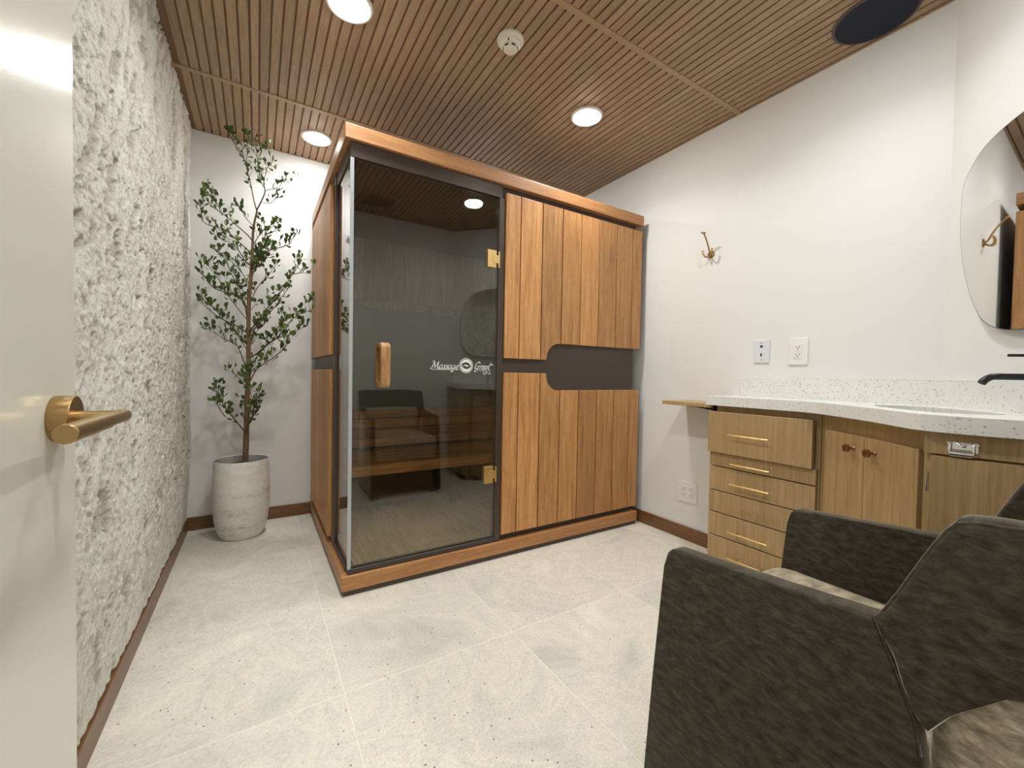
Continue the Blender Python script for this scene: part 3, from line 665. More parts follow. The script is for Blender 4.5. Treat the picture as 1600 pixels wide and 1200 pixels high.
# drawers
dc = thing('drawer_cabinet', (2.47, -2.10, 0), 'narrow oak drawer cabinet with gold pulls, between outlet and doors', 'cabinet')
bm = BM(); slab_walls(bm, [(2.570, -1.868), (2.382, -1.868), (2.382, -2.348)][::-1], 0.0, ZU, -0.016); obj('body', bm, 'cab', dc)
ZD = [(0.606, 0.812, 0.705), (0.536, 0.601, 0.560), (0.412, 0.531, 0.4625), (0.3015, 0.407, None), (0.182, 0.2965, 0.2255), (0.045, 0.177, 0.0965)]
def bar_pull(parent, x, y, z):
    h = obj('drawer_pull', CYL((x - 0.030, y - 0.092, z), (x - 0.030, y + 0.092, z), 0.0042, 14), 'gold', parent, (x, y, z), True)
    for s in (-1, 1): obj('post', CYL((x, y + s * 0.058, z), (x - 0.030, y + s * 0.058, z), 0.0036, 12), 'gold', h, (x, y, z), True)
for k, (z0, z1, zp) in enumerate(ZD):
    dx = 0.020 if k == 0 else 0.0
    o = obj('drawer', BOX(2.360 - dx, 2.381 - dx * 0.9, -2.342 + dx * 0.5, -1.866, z0, z1, 0.0012), 'cab', dc, (2.36, -2.1, z0))
    if k == 0: obj('drawer_box', BOX(2.361, 2.50, -2.30, -1.90, z0 + 0.015, z1 - 0.04), 'cab_in', o)
    if zp: bar_pull(o, 2.360 - dx, -2.080, zp)
# slanted pair of doors
qd = Vector((-0.643, -0.766)); qn = Vector((-0.766, 0.643)); A0 = Vector((2.333, -2.381))
dcab = thing('slanted_door_cabinet', (2.30, -2.55, 0), 'slanted oak cabinet with two copper knobs beside the drawers', 'cabinet')
f0 = A0 - qn * 0.024; f1 = f0 + qd * 0.468
bm = BM(); slab_walls(bm, [(2.382, -2.350), tuple(f0), tuple(f1)], 0.0, ZU, 0.016); obj('body', bm, 'cab', dcab)
def qbox(t0, t1, d0, d1, z0, z1, bev=0.0):
    pl = [A0 + qd * t0 + qn * d0, A0 + qd * t1 + qn * d0, A0 + qd * t1 + qn * d1, A0 + qd * t0 + qn * d1]
    return prism(BM(), [tuple(p) for p in pl], XY, z0, z1, bev, 1)
for (a, b, kt) in ((0.0, 0.2255, 0.172), (0.2275, 0.455, 0.277)):
    o = obj('cabinet_door', qbox(a, b, -0.023, 0.0, 0.05, 0.780, 0.001), 'cab', dcab, (A0.x, A0.y, 0.05))
    kp = A0 + qd * kt; kb = Vector((kp.x, kp.y, 0.733)); qn3 = Vector((qn.x, qn.y, 0))
    obj('knob', LATHE([(0, -0.001), (0.0085, -0.001), (0.0085, 0.002), (0.005, 0.006), (0.0045, 0.016), (0.0125, 0.019), (0.0145, 0.022), (0.0145, 0.030), (0.012, 0.032), (0, 0.0325)], kb, qn3, 28), 'copper', o, kb, True)
# sink cabinet
us = Vector((-0.10453, 0.99452)); ns = Vector((-0.99452, -0.10453)); B0 = Vector((1.985, -2.752))
sc_ = thing('sink_cabinet', (2.15, -2.95, 0), 'oak sink cabinet behind the velvet chair, door with chrome catch', 'cabinet')
sb0 = B0 - ns * 0.023; L = (YF + 0.075 - B0.y) / us.y
bm = BM(); slab_walls(bm, [tuple(f1 + Vector((0.004, -0.004))), tuple(sb0), tuple(sb0 + us * L)], 0.0, ZU, 0.016); obj('body', bm, 'cab', sc_)
obj('apron', prism(BM(), [tuple(B0 - us * 0.001), tuple(B0 + us * L), tuple(B0 + us * L - ns * 0.0225), tuple(B0 - us * 0.001 - ns * 0.0225)], XY, 0.780, ZU - 0.001), 'cab', sc_)
def sbox(t0, t1, d0, d1, z0, z1, bev=0.0):
    pl = [B0 - us * t0 + ns * d0, B0 - us * t1 + ns * d0, B0 - us * t1 + ns * d1, B0 - us * t0 + ns * d1]
    return prism(BM(), [tuple(p) for p in pl], XY, z0, z1, bev, 1)
sd = obj('cabinet_door', sbox(0.018, 0.42, -0.0215, 0.020, 0.05, 0.7745, 0.0012), 'cab', sc_, (B0.x, B0.y, 0.05))
h3 = [Vector((B0.x, B0.y, 0)) - Vector((us.x, us.y, 0)) * 0.010 + Vector((ns.x, ns.y, 0)) * 0.004]
obj('hinge', CYL(h3[0] + Vector((0, 0, 0.672)), h3[0] + Vector((0, 0, 0.728)), 0.0045, 12), 'chrome', sc_, h3[0] + Vector((0, 0, 0.7)), True)
# chrome catch above the door
def sp(t, d, z): q = B0 - us * t + ns * d; return Vector((q.x, q.y, z))
ct = obj('catch', sbox(0.048, 0.104, 0.0, 0.0025, 0.790, 0.818, 0.0005), 'chrome', sc_, sp(0.076, 0, 0.8))
bm = BM()
for t0 in (0.053, 0.097): tube(bm, [sp(t0, 0.002, 0.813), sp(t0, 0.016, 0.812), sp(t0, 0.022, 0.800), sp(t0, 0.022, 0.788)], 0.0022, 8)
tube(bm, [sp(0.046, 0.003, 0.816), sp(0.060, 0.009, 0.818), sp(0.075, 0.006, 0.812), sp(0.090, 0.009, 0.816), sp(0.106, 0.003, 0.814)], 0.002, 8)
obj('catch_arm', bm, 'chrome', ct, sp(0.076, 0, 0.8), True)
obj('catch_roller', CYL(sp(0.054, 0.020, 0.788), sp(0.096, 0.020, 0.788), 0.0085, 20), 'chrome', ct, sp(0.076, 0, 0.8), True)
obj('catch_screw', LATHE([(0, 0), (0.005, 0), (0.004, 0.003), (0, 0.004)], sp(0.078, 0.0025, 0.808), Vector((ns.x, ns.y, 0)), 16), 'chrome', ct, sp(0.076, 0, 0.8), True)

# countertop with the sink cut-out
front = [(2.338, -1.850), (2.338, -2.255), (2.330, -2.305), (2.300, -2.372), (2.238, -2.452), (2.178, -2.528), (2.105, -2.607), (2.035, -2.672), (1.984, -2.722), (1.962, -2.760), (1.954, -2.80), (1.956, -2.86), (1.966, -2.935), (1.985, -3.08), (1.996, YF + 0.002)]
front = [tuple(p) for p in spline(front, 3)]
back = [(cw(sEnd, 0.0).x, YF + 0.002), (W - 0.0005, -2.66), (W - 0.0005, -1.850)]
outer = front + back
scn = Vector((2.275, -2.70, 0))
hole = []
for k in range(40):
    a = 2 * math.pi * k / 40; ca_, sa_ = math.cos(a), math.sin(a); e = 3.2
    r = (abs(ca_) ** e + abs(sa_) ** e) ** (-1 / e)
    q = scn + U * (ca_ * r * 0.190) + NR * (sa_ * r * 0.102); hole.append((q.x, q.y))
bm = BM()
polys = [[Vector((x, y, 0)) for x, y in outer], [Vector((x, y, 0)) for x, y in hole]]
tris = tessellate_polygon(polys); allp = outer + hole
vt = [bm.verts.new((x, y, ZC)) for x, y in allp]; vb = [bm.verts.new((x, y, ZU)) for x, y in allp]
for t3 in tris:
    bm.faces.new([vt[i] for i in t3]); bm.faces.new([vb[i] for i in t3][::-1])
no = len(outer)
for i in range(no): bm.faces.new([vt[i], vt[(i + 1) % no], vb[(i + 1) % no], vb[i]])
nh = len(hole)
for i in range(nh): bm.faces.new([vt[no + i], vb[no + i], vb[no + (i + 1) % nh], vt[no + (i + 1) % nh]])
top = tag(obj('countertop', bm, 'quartz', None, (2.3, -2.5, ZC)), 'curved white speckled quartz countertop over the oak cabinets', 'countertop')
bs = [(W - 0.0005, -1.900), (W - 0.0205, -1.900), (W - 0.0205, -2.652), tuple((cw(sEnd - 0.02, 0.020)).xy), (cw(sEnd, 0.0).x + 0.001, YF + 0.003), (W - 0.0005, -2.66)]
obj('backsplash', prism(BM(), bs, XY, ZC, 0.9865, 0.001, 1), 'quartz', top, (W, -2.3, ZC))
# sink bowl
bm = BM(); rings = []
for sc1, z in ((1.02, ZU - 0.001), (1.0, ZU - 0.02), (0.97, ZU - 0.09), (0.88, ZU - 0.125), (0.6, ZU - 0.138), (0.12, ZU - 0.142)):
    rings.append([bm.verts.new((scn.x + (x - scn.x) * sc1, scn.y + (y - scn.y) * sc1, z)) for x, y in hole])
for a, b in zip(rings, rings[1:]):
    for i in range(nh): bm.faces.new([a[i], a[(i + 1) % nh], b[(i + 1) % nh], b[i]])
bm.faces.new(rings[-1]); bmesh.ops.solidify(bm, geom=list(bm.faces), thickness=0.006)
snk = tag(obj('sink', bm, 'porcelain', None, (scn.x, scn.y, ZU), True), 'white rounded sink basin set under the quartz counter', 'sink')
obj('drain', LATHE([(0, 0), (0.022, 0), (0.020, 0.003), (0, 0.004)], (scn.x, scn.y, ZU - 0.142), n=24), 'black', snk, (scn.x, scn.y, ZU - 0.14), True)
# wall tap
tp = thing('wall_tap', cw(0.383, 0, 1.0), 'matt black wall tap with bent spout under the mirror', 'tap')
z = 0.9995
obj('spout', TUBE([cw(0.383, 0.001, z), cw(0.383, 0.05, z), cw(0.383, 0.128, z), cw(0.383, 0.140, z - 0.0012), cw(0.383, 0.150, z - 0.006), cw(0.383, 0.158, z - 0.013), cw(0.383, 0.163, z - 0.020)], 0.0098, 18), 'black', tp, cw(0.383, 0, z), True)
obj('spout_flange', CYL(cw(0.383, 0.0, z), cw(0.383, 0.006, z), 0.022, 28), 'black', tp, cw(0.383, 0, z), True)
obj('valve', CYL(cw(0.383, 0.0, 1.061), cw(0.383, 0.050, 1.061), 0.018, 28), 'black', tp, cw(0.383, 0, 1.061), True)
obj('lever', CYL(cw(0.383, 0.046, 1.0625), cw(0.383, 0.101, 1.0625), 0.0042, 14), 'black', tp, cw(0.383, 0, 1.061), True)
# mirror: pebble outline in (s along the wall, z)
ctrl = [(0.089, 1.62), (0.090, 1.50), (0.113, 1.37), (0.152, 1.255), (0.205, 1.178), (0.288, 1.146), (0.40, 1.150), (0.52, 1.162), (0.61, 1.205), (0.660, 1.30), (0.678, 1.44), (0.665, 1.58), (0.620, 1.695), (0.54, 1.770), (0.43, 1.806), (0.33, 1.812), (0.245, 1.800), (0.170, 1.772), (0.122, 1.725), (0.096, 1.68)]
cc = ctrl[-2:] + ctrl + ctrl[:2]; sm = spline(cc, 5)[10:10 + 5 * len(ctrl)]
def mir(off0, off1, sc1): 
    cx, cz = 0.384, 1.48
    return prism(BM(), [(cx + (s - cx) * sc1, cz + (z - cz) * sc1) for s, z in sm], lambda u, v, w: cw(u, w, v), off0, off1)
mo = tag(obj('mirror', mir(0.012, 0.0275, 1.0), 'mirroredge', None, cw(0.384, 0.02, 1.48)), 'frameless pebble shaped mirror above the black tap', 'mirror')
obj('mirror_glass', mir(0.0270, 0.0283, 0.992), 'mirror', mo, cw(0.384, 0.02, 1.48))
obj('mirror_mount', BOX(-0.001, 0.001, -0.001, 0.001, 0, 0.001), 'mirroredge', mo) if False else None
bm = BM(); pl = [cw(0.25, 0.0), cw(0.52, 0.0), cw(0.52, 0.0125), cw(0.25, 0.0125)]; prism(bm, [(q.x, q.y) for q in pl], XY, 1.30, 1.66); obj('wall_mount', bm, 'slot', mo, cw(0.384, 0, 1.48))

# drop-leaf shelf at the end of the counter
sh = thing('folding_shelf', (2.47, -1.70, 0.84), 'thin wooden fold-up shelf at the counter end', 'shelf')
obj('board', BOX(2.365, 2.578, -1.864, -1.560, 0.826, 0.8465, 0.0012), 'cab', sh, (2.47, -1.7, 0.83))
br = obj('bracket', BOX(2.45, 2.475, -1.845, -1.66, 0.818, 0.8258), 'black', sh)
obj('bracket_arm', prism(BM(), [(-1.866, 0.70), (-1.858, 0.70), (-1.858, 0.80), (-1.70, 0.8185), (-1.866, 0.8185)], YZ, 2.458, 2.467), 'black', br)

# ================================================================== WALL FITTINGS on the right wall
def plate(name, y0, y1, z0, z1, mat, label, cat):
    c = Vector((W, (y0 + y1) / 2, (z0 + z1) / 2)); t = thing(name, c, label, cat)
    obj('cover_plate', BOX(W - 0.007, W - 0.0002, y0, y1, z0, z1, 0.003, 2), mat, t, c); return t, c
def receptacle(t, c, dy, dz, deco=True):
    y, z = c.y + dy, c.z + dz
    o = obj('receptacle', BOX(W - 0.0095, W - 0.006, y - 0.0165, y + 0.0165, z - 0.034, z + 0.034, 0.001), 'white', t, (W, y, z))
    bm = BM()
    for s in (-1, 1):
        zz = z + s * 0.018
        for d in (-1, 1): box(bm, W - 0.0100, W - 0.0092, y + d * 0.0065 - 0.0011, y + d * 0.0065 + 0.0011, zz + 0.000, zz + 0.0085)
        lathe(bm, [(0, 0), (0.0027, 0), (0.0027, 0.0008), (0, 0.0008)], (W - 0.0092, y, zz - 0.0065), (-1, 0, 0), 10)
    obj('slots', bm, 'slot', o, (W, y, z))
t, c = plate('data_plate', -2.0335, -1.9585, 1.063, 1.182, 'whiteblue', 'small cool white data jack plate above the backsplash end', 'wall plate')
bm = BM(); box(bm, W - 0.0085, W - 0.0068, c.y - 0.006, c.y + 0.006, c.z + 0.020, c.z + 0.0285); box(bm, W - 0.0085, W - 0.0068, c.y - 0.0028, c.y + 0.0028, c.z + 0.028, c.z + 0.032); obj('jack', bm, 'slot', t, c)
obj('jack', BOX(W - 0.0085, W - 0.0068, c.y - 0.0032, c.y + 0.0032, c.z - 0.026, c.z - 0.0095), 'slot', t, c)
for dz in (0.044, -0.044): obj('screw', CYL((W - 0.0065, c.y, c.z + dz), (W - 0.0078, c.y, c.z + dz), 0.003, 12), 'chrome', t, (W, c.y, c.z + dz))
t, c = plate('outlet_plate', -2.207, -2.123, 1.051, 1.181, 'white', 'white power outlet plate above the backsplash middle', 'outlet')
receptacle(t, c, 0, 0); obj('reset_buttons', BOX(W - 0.0102, W - 0.0092, c.y - 0.008, c.y + 0.008, c.z - 0.0045, c.z + 0.0045), 'cream', t, c)
t, c = plate('double_outlet', -1.657, -1.527, 0.226, 0.353, 'white', 'white double power outlet low on the wall beside the drawers', 'outlet')
receptacle(t, c, 0.023, 0); receptacle(t, c, -0.023, 0)
# coat hook
c = Vector((W, -1.700, 1.690)); t = thing('coat_hook', c, 'brass three-pronged coat hook on the bare right wall', 'coat hook')
obj('back_plate', LATHE([(0, 0), (0.021, 0), (0.021, 0.003), (0.017, 0.006), (0, 0.007)], c - Vector((0.0002, 0, 0)), (-1, 0, 0), 28), 'brass', t, c, True)
X = lambda d, y, z: Vector((W - d, -1.700 + y, 1.690 + z))
def prong(name, pts, rr):
    bm = BM(); tube(bm, spline3(pts), rr, 10); return bm
def spline3(pts, n=5):
    out = []; q = [pts[0]] + list(pts) + [pts[-1]]
    for i in range(1, len(q) - 2):
        for k in range(n):
            s = k / n; p0, p1, p2, p3 = q[i - 1], q[i], q[i + 1], q[i + 2]
            out.append(0.5 * (2 * p1 + (p2 - p0) * s + (2 * p0 - 5 * p1 + 4 * p2 - p3) * s * s + (3 * p1 - p0 - 3 * p2 + p3) * s ** 3))
    out.append(pts[-1]); return out
bm = BM(); tube(bm, spline3([X(0.004, 0, 0.0), X(0.018, 0, 0.010), X(0.032, 0, 0.042), X(0.055, 0, 0.080), X(0.079, 0, 0.106)]), 0.0042, 10)
tube(bm, [X(0.076, -0.011, 0.104), X(0.080, 0.0, 0.107), X(0.083, 0.011, 0.110)], 0.0048, 10); obj('upper_prong', bm, 'brass', t, c, True)
for s in (-1, 1):
    bm = BM(); tube(bm, spline3([X(0.004, 0, 0.0), X(0.020, s * 0.004, -0.016), X(0.036, s * 0.014, -0.016), X(0.042, s * 0.024, 0.002), X(0.040, s * 0.029, 0.016)]), 0.0042, 10)
    lathe(bm, [(0, -0.006), (0.0045, -0.004), (0.006, 0), (0.0045, 0.004), (0, 0.006)], X(0.040, s * 0.029, 0.018), (0, 0, 1), 12); obj('lower_prong', bm, 'brass', t, c, True)

# ================================================================== VELVET ARMCHAIR
CP = Vector((0.366, -3.1288, 0.9803)); KK = 1.1577
def ch(x, y, z): return CP + (Vector((x, y, z)) - CP) * KK       # chair drawn at a nominal size, then set at its real size and place
XN, XF, TA = 1.0, 1.484, 0.032
ar = thing('velvet_armchair', ch(1.242, -2.86, 0).xy.to_3d(), 'dark taupe velvet tub armchair in front of the sink cabinet', 'armchair')
fz = 0.155
arm = [(-2.6020, fz), (-2.6255, 0.426), (-2.6442, 0.636), (-2.6458, 0.650), (-2.6495, 0.6620), (-2.6570, 0.6700), (-2.6680, 0.6738), (-2.7761, 0.6800), (-2.9438, 0.6960), (-2.9838, 0.5942), (-2.992, 0.54), (-2.985, 0.30), (-2.975, fz)]
for x0 in (XN, XF - TA):
    obj('armrest', prism(BM(), arm, lambda u, v, w: ch(w, u, v), x0, x0 + TA, 0.0062, 3), 'velvet', ar, ch(x0, -2.8, 0.5), True)
# back shell: U in plan
path = []; ztop = []; zbot = []
side = [(-2.9438, .6965, .690), (-2.9530, .7130, .668), (-2.9632, .735, .648), (-2.9735, .760, .613), (-2.9835, .784, .5935), (-2.9930, .806, .5850), (-3.0016, .8235, .6004), (-3.0090, .8340, .6130), (-3.0175, .8375, .6240), (-3.031, .8395, .6394), (-3.0480, .8405, .659)]
RB = 0.105; yc = -3.0480
for y, zt, zb in side: path.append(Vector((XN, y))); ztop.append(zt); zbot.append(zb)
for k in range(1, 9):
    a = math.radians(180 + 90 * k / 8); path.append(Vector((XN + RB + RB * math.cos(a), yc + RB * math.sin(a)))); ztop.append(.8405 + .004 * k / 8); zbot.append(.659 + .03 * min(1, k / 4))
xm = (XN + XF) / 2
for k in range(1, 4): path.append(Vector((XN + RB + (xm - XN - RB) * k / 3, yc - RB - 0.004 * k / 3))); ztop.append(.8445); zbot.append(.689)
half = list(zip(path, ztop, zbot)); full = half + [(Vector((2 * xm - p.x, p.y)), a, b) for p, a, b in half[-2::-1]]
bm = BM(); rings = []; TB = 0.046; pipe = []
for i, (p, zt, zb) in enumerate(full):
    d = (full[min(i + 1, len(full) - 1)][0] - full[max(i - 1, 0)][0]).normalized(); inn = Vector((-d.y, d.x))
    if inn.dot(Vector((xm, -2.9)) - p) < 0: inn = -inn
    h = zt - zb; r = min(0.016, h * 0.45)
    prof = [(0.0, zb + r)] + [(0.0, zb + r + (h - 2 * r) * k / 4) for k in range(1, 5)] + [(r * (1 - math.cos(math.radians(a))), zt - r + r * math.sin(math.radians(a))) for a in (30, 60, 90)]
    prof += [(TB - r + r * math.sin(math.radians(a)), zt - r + r * math.cos(math.radians(a))) for a in (0, 30, 60, 90)] + [(TB, zb + r + (h - 2 * r) * k / 4) for k in (3, 2, 1, 0)]
    prof += [(TB - r + r * math.cos(math.radians(a)), zb + r - r * math.sin(math.radians(a))) for a in (45, 90)] + [(r * (1 - math.sin(math.radians(a))), zb + r - r * math.cos(math.radians(a))) for a in (0, 45)]
    rings.append([bm.verts.new(ch(*(p + inn * u), v)) for u, v in prof]); pipe.append(ch(*(p + inn * 0.006), zt - 0.006))
m = len(rings[0])
for a, b in zip(rings, rings[1:]):
    for k in range(m): bm.faces.new([a[k], a[(k + 1) % m], b[(k + 1) % m], b[k]])
bm.faces.new(rings[0]); bm.faces.new(rings[-1][::-1])
bk = obj('backrest', bm, 'velvet', ar, ch(xm, -3.05, 0.7), True)
obj('piping', TUBE(pipe, 0.0032, 8), 'velvet', bk, ch(xm, -3.05, 0.7), 'all')
for xs, sgn in ((XN + 0.0002, 1), (XF - 0.0002, -1)):
    obj('seam_piping', TUBE([ch(xs, y, z) for y, z in ((-2.9445, .694), (-2.9659, .6418), (-2.9838, .5942), (-2.9895, .560))], 0.0013, 8), 'velvet', bk, ch(xs, -2.97, 0.6), 'all')
def pillow(x0, x1, y0, y1, z0, z1, r, n=5):
    """rounded block"""
    bm = BM(); box(bm, x0, x1, y0, y1, z0, z1); es = list(bm.edges)
    bmesh.ops.bevel(bm, geom=es, offset=r, segments=n, affect='EDGES', profile=0.5)
    for v in bm.verts: v.co = ch(*v.co)
    return bm
bm = BM(); nu, nv_ = 18, 18; X0, X1, Y0, Y1 = XN + TA - 0.002, XF - TA + 0.002, -3.045, -2.616
gr = []
for i in range(nu + 1):
    row = []
    for j in range(nv_ + 1):
        u, v = i / nu, j / nv_; e = lambda s: 1 - abs(2 * s - 1) ** 5
        fy = min(1, (1 - v) / 0.10); zz = 0.492 + 0.052 * (e(u) * 0.35 + 0.65) * math.sqrt(max(0, 1 - (1 - fy) ** 2))
        row.append(bm.verts.new(ch(X0 + (X1 - X0) * u, Y0 + (Y1 - Y0) * v, zz)))
    gr.append(row)
lo = [[bm.verts.new(ch(X0 + (X1 - X0) * u, Y0 + (Y1 - 0.03 - Y0) * v, 0.38)) for v in (0, 1)] for u in (0, 1)]
for i in range(nu):
    for j in range(nv_): bm.faces.new([gr[i][j], gr[i + 1][j], gr[i + 1][j + 1], gr[i][j + 1]])
bm.faces.new([gr[i][0] for i in range(nu + 1)][::-1] + [lo[0][0], lo[1][0]]); bm.faces.new([gr[i][nv_] for i in range(nu + 1)] + [lo[1][1], lo[0][1]])
bm.faces.new([gr[0][j] for j in range(nv_ + 1)] + [lo[0][1], lo[0][0]]); bm.faces.new([gr[nu][j] for j in range(nv_ + 1)][::-1] + [lo[1][0], lo[1][1]])
bm.faces.new([lo[0][0], lo[0][1], lo[1][1], lo[1][0]])
obj('seat', bm, 'velvet_sheen', ar, ch(xm, -2.8, 0.5), True)
obj('seat_base', pillow(XN + TA - 0.002, XF - TA + 0.002, -2.97, -2.650, 0.20, 0.40, 0.02), 'velvet', ar, ch(xm, -2.8, 0.3), True)
obj('lumbar_pad', pillow(XN + 0.012, XF - 0.012, -3.085, -2.985, 0.330, 0.715, 0.045, 6), 'velvet_sheen', ar, ch(xm, -3.03, 0.5), True)
for x in (XN + 0.06, XF - 0.06):
    for y in (-2.66, -2.95):
        a, b = ch(x, y, 0.202), ch(x + (0.012 if x > xm else -0.012), y + (0.01 if y > -2.8 else -0.02), 0); b.z = 0
        obj('leg', TUBE([b, a], [0.013, 0.021], 14), 'tread', ar, b, True)

# ================================================================== POTTED TREE
PC = Vector((0.290, -0.225, 0))
pt = thing('potted_tree', PC, 'tall slender leafy tree in a mottled cream pot beside the stone wall', 'plant')
prof = [(0, 0), (0.098, 0.0), (0.108, 0.008), (0.124, 0.045), (0.136, 0.10), (0.1425, 0.17), (0.1445, 0.25), (0.1435, 0.33), (0.141, 0.40), (0.1395, 0.452), (0.1375, 0.4555), (0.1345, 0.4530), (0.1335, 0.43), (0.1345, 0.405)]
po = obj('pot', LATHE(prof, PC, n=64), 'pot', pt, PC, True)
obj('pot_lining', LATHE([(0.1342, 0.452), (0.1330, 0.43), (0.1335, 0.40)], PC, n=64), 'potin', po, PC, True)
obj('soil', LATHE([(0.1340, 0.412), (0.08, 0.417), (0.03, 0.421), (0, 0.422)], PC, n=40), 'soil', po, PC, True)
LA, DA = Vector((0.850, -0.527, 0)), Vector((0.527, 0.850, 0))      # sideways and depth directions of the tree's spread
TRUNK = [(0.019,0.415),(0.031,0.634),(0.033,0.817),(0.035,1.011),(0.034,1.228),(0.042,1.411),(0.054,1.529),(0.062,1.659),(0.062,1.735),(0.065,1.819),(0.083,1.914)]
TOPS=[[(0.083,1.914),(0.066,1.983),(0.056,2.051),(0.039,2.123),(0.024,2.191),(-0.015,2.248),(-0.034,2.293),(-0.07,2.353)],
[(0.083,1.914),(0.115,1.976),(0.133,2.03),(0.109,2.079),(0.096,2.147),(0.084,2.261),(0.074,2.295),(0.086,2.356),(0.105,2.376)],
[(0.12,1.958),(0.166,1.956),(0.203,1.993),(0.233,2.009)],
[(0.133,2.03),(0.129,2.09),(0.154,2.167),(0.181,2.164)],
[(0.133,2.03),(0.214,2.05),(0.232,2.081),(0.278,2.078)],
[(0.081,2.25),(0.129,2.273),(0.152,2.285)],
[(0.024,2.191),(0.038,2.268),(0.037,2.336)],
[(-0.015,2.248),(0.03,2.313),(0.026,2.348)]]
BRANCHES=[[(0.036,1.766),(-0.035,1.829),(-0.088,1.873),(-0.157,1.922),(-0.204,1.978),(-0.21,2.009)],
[(0.033,1.685),(0.005,1.715),(-0.072,1.783),(-0.163,1.807),(-0.24,1.876),(-0.252,1.909)],
[(0.012,1.62),(-0.02,1.665),(-0.078,1.726),(-0.155,1.758),(-0.187,1.781)],
[(-0.076,1.858),(-0.093,1.923),(-0.131,1.96)],
[(0.05,1.621),(0.133,1.675),(0.189,1.699),(0.257,1.727),(0.289,1.79)],
[(0.063,1.743),(0.1,1.793),(0.136,1.839),(0.16,1.845)],
[(0.133,1.675),(0.162,1.737),(0.207,1.764),(0.253,1.769)],
[(0.033,1.278),(0.015,1.388),(-0.046,1.421),(-0.138,1.45),(-0.181,1.514),(-0.225,1.53)],
[(0.027,1.302),(-0.049,1.387),(-0.116,1.515),(-0.167,1.59)],
[(0.024,1.354),(-0.055,1.505),(-0.102,1.58),(-0.133,1.64)],
[(0.03,1.228),(-0.004,1.228),(-0.102,1.279),(-0.201,1.363),(-0.272,1.427)],
[(0.011,1.011),(-0.034,1.107),(-0.056,1.128),(-0.165,1.181),(-0.263,1.238)],
[(0.049,1.229),(0.112,1.304),(0.187,1.402),(0.282,1.545),(0.324,1.642)],
[(0.287,1.553),(0.333,1.565),(0.378,1.562)],
[(0.059,1.023),(0.116,1.11),(0.202,1.187),(0.286,1.297),(0.393,1.353),(0.434,1.418)],
[(0.061,0.915),(0.118,0.991),(0.226,1.058),(0.301,1.113),(0.336,1.178)],
[(0.086,1.081),(0.17,1.155),(0.277,1.199),(0.357,1.243)],
[(0.057,1.202),(0.121,1.26),(0.214,1.357),(0.27,1.427),(0.296,1.454)],
[(0.046,1.392),(0.079,1.469),(0.135,1.546),(0.164,1.615)],
[(0.051,1.545),(0.096,1.583),(0.152,1.642),(0.209,1.662)],
[(0.202,1.187),(0.273,1.263),(0.33,1.283),(0.361,1.272)],
[(0.012,0.634),(-0.048,0.686),(-0.114,0.761),(-0.158,0.837),(-0.149,0.89)],
[(-0.06,0.705),(-0.087,0.762),(-0.089,0.826),(-0.074,0.865)],
[(0.021,0.649),(-0.011,0.744),(-0.012,0.801)],
[(0.044,0.623),(0.081,0.688),(0.155,0.766),(0.17,0.852)],
[(0.074,0.688),(0.103,0.746),(0.112,0.818),(0.089,0.917)],
[(0.036,0.897),(0.009,0.935),(-0.023,0.98)],
[(0.035,0.935),(0.061,0.966),(0.076,1.012)],
[(0.052,1.507),(0.001,1.563),(-0.049,1.619),(-0.096,1.656)],
[(0.032,1.125),(-0.019,1.201),(-0.07,1.276),(-0.109,1.351)]]

rng = random.Random(4)
def at(l, z, d): return PC + LA * l + DA * d + Vector((0, 0, z))
def path3(pts, d0, d1):
    n = len(pts) - 1
    ps = spline3([at(l, z, d0 + (d1 - d0) * (i / n)) for i, (l, z) in enumerate(pts)], 4)
    for p in ps: p.x = max(p.x, 0.085 + 0.15 * max(0, min(p.x, 0.085) - 0.0)); p.y = min(p.y, -0.03); p.x = min(p.x, 0.655)
    return ps
tk = spline3([at(l, z, 0.006 * math.sin(7 * z)) for l, z in TRUNK], 4)
obj('trunk', TUBE(tk, [0.0155 - 0.0105 * i / (len(tk) - 1) for i in range(len(tk))], 12), 'bark', pt, at(0.019, 0.415, 0), True)
LEAVES = []                                            # (position, direction, size)
def leafy(pts3, start, dens):
    L = [0.0]
    for a, b in zip(pts3, pts3[1:]): L.append(L[-1] + (b - a).length)
    s = L[-1] * start
    while s < L[-1]:
        i = max(k for k in range(len(L)) if L[k] <= s); i = min(i, len(pts3) - 2)
        p = pts3[i].lerp(pts3[i + 1], (s - L[i]) / max(L[i + 1] - L[i], 1e-6)); d = (pts3[i + 1] - pts3[i]).normalized()
        yield p, d
        s += dens * rng.uniform(0.7, 1.3)
def add_leaf(p, d, size):
    r = Vector((rng.uniform(-1, 1), rng.uniform(-1, 1), rng.uniform(-0.5, 1.1))).normalized()
    v = (d * rng.uniform(0.2, 0.9) + r * 0.9 + Vector((0, 0, 0.35))).normalized()
    LEAVES.append((p, v, size))
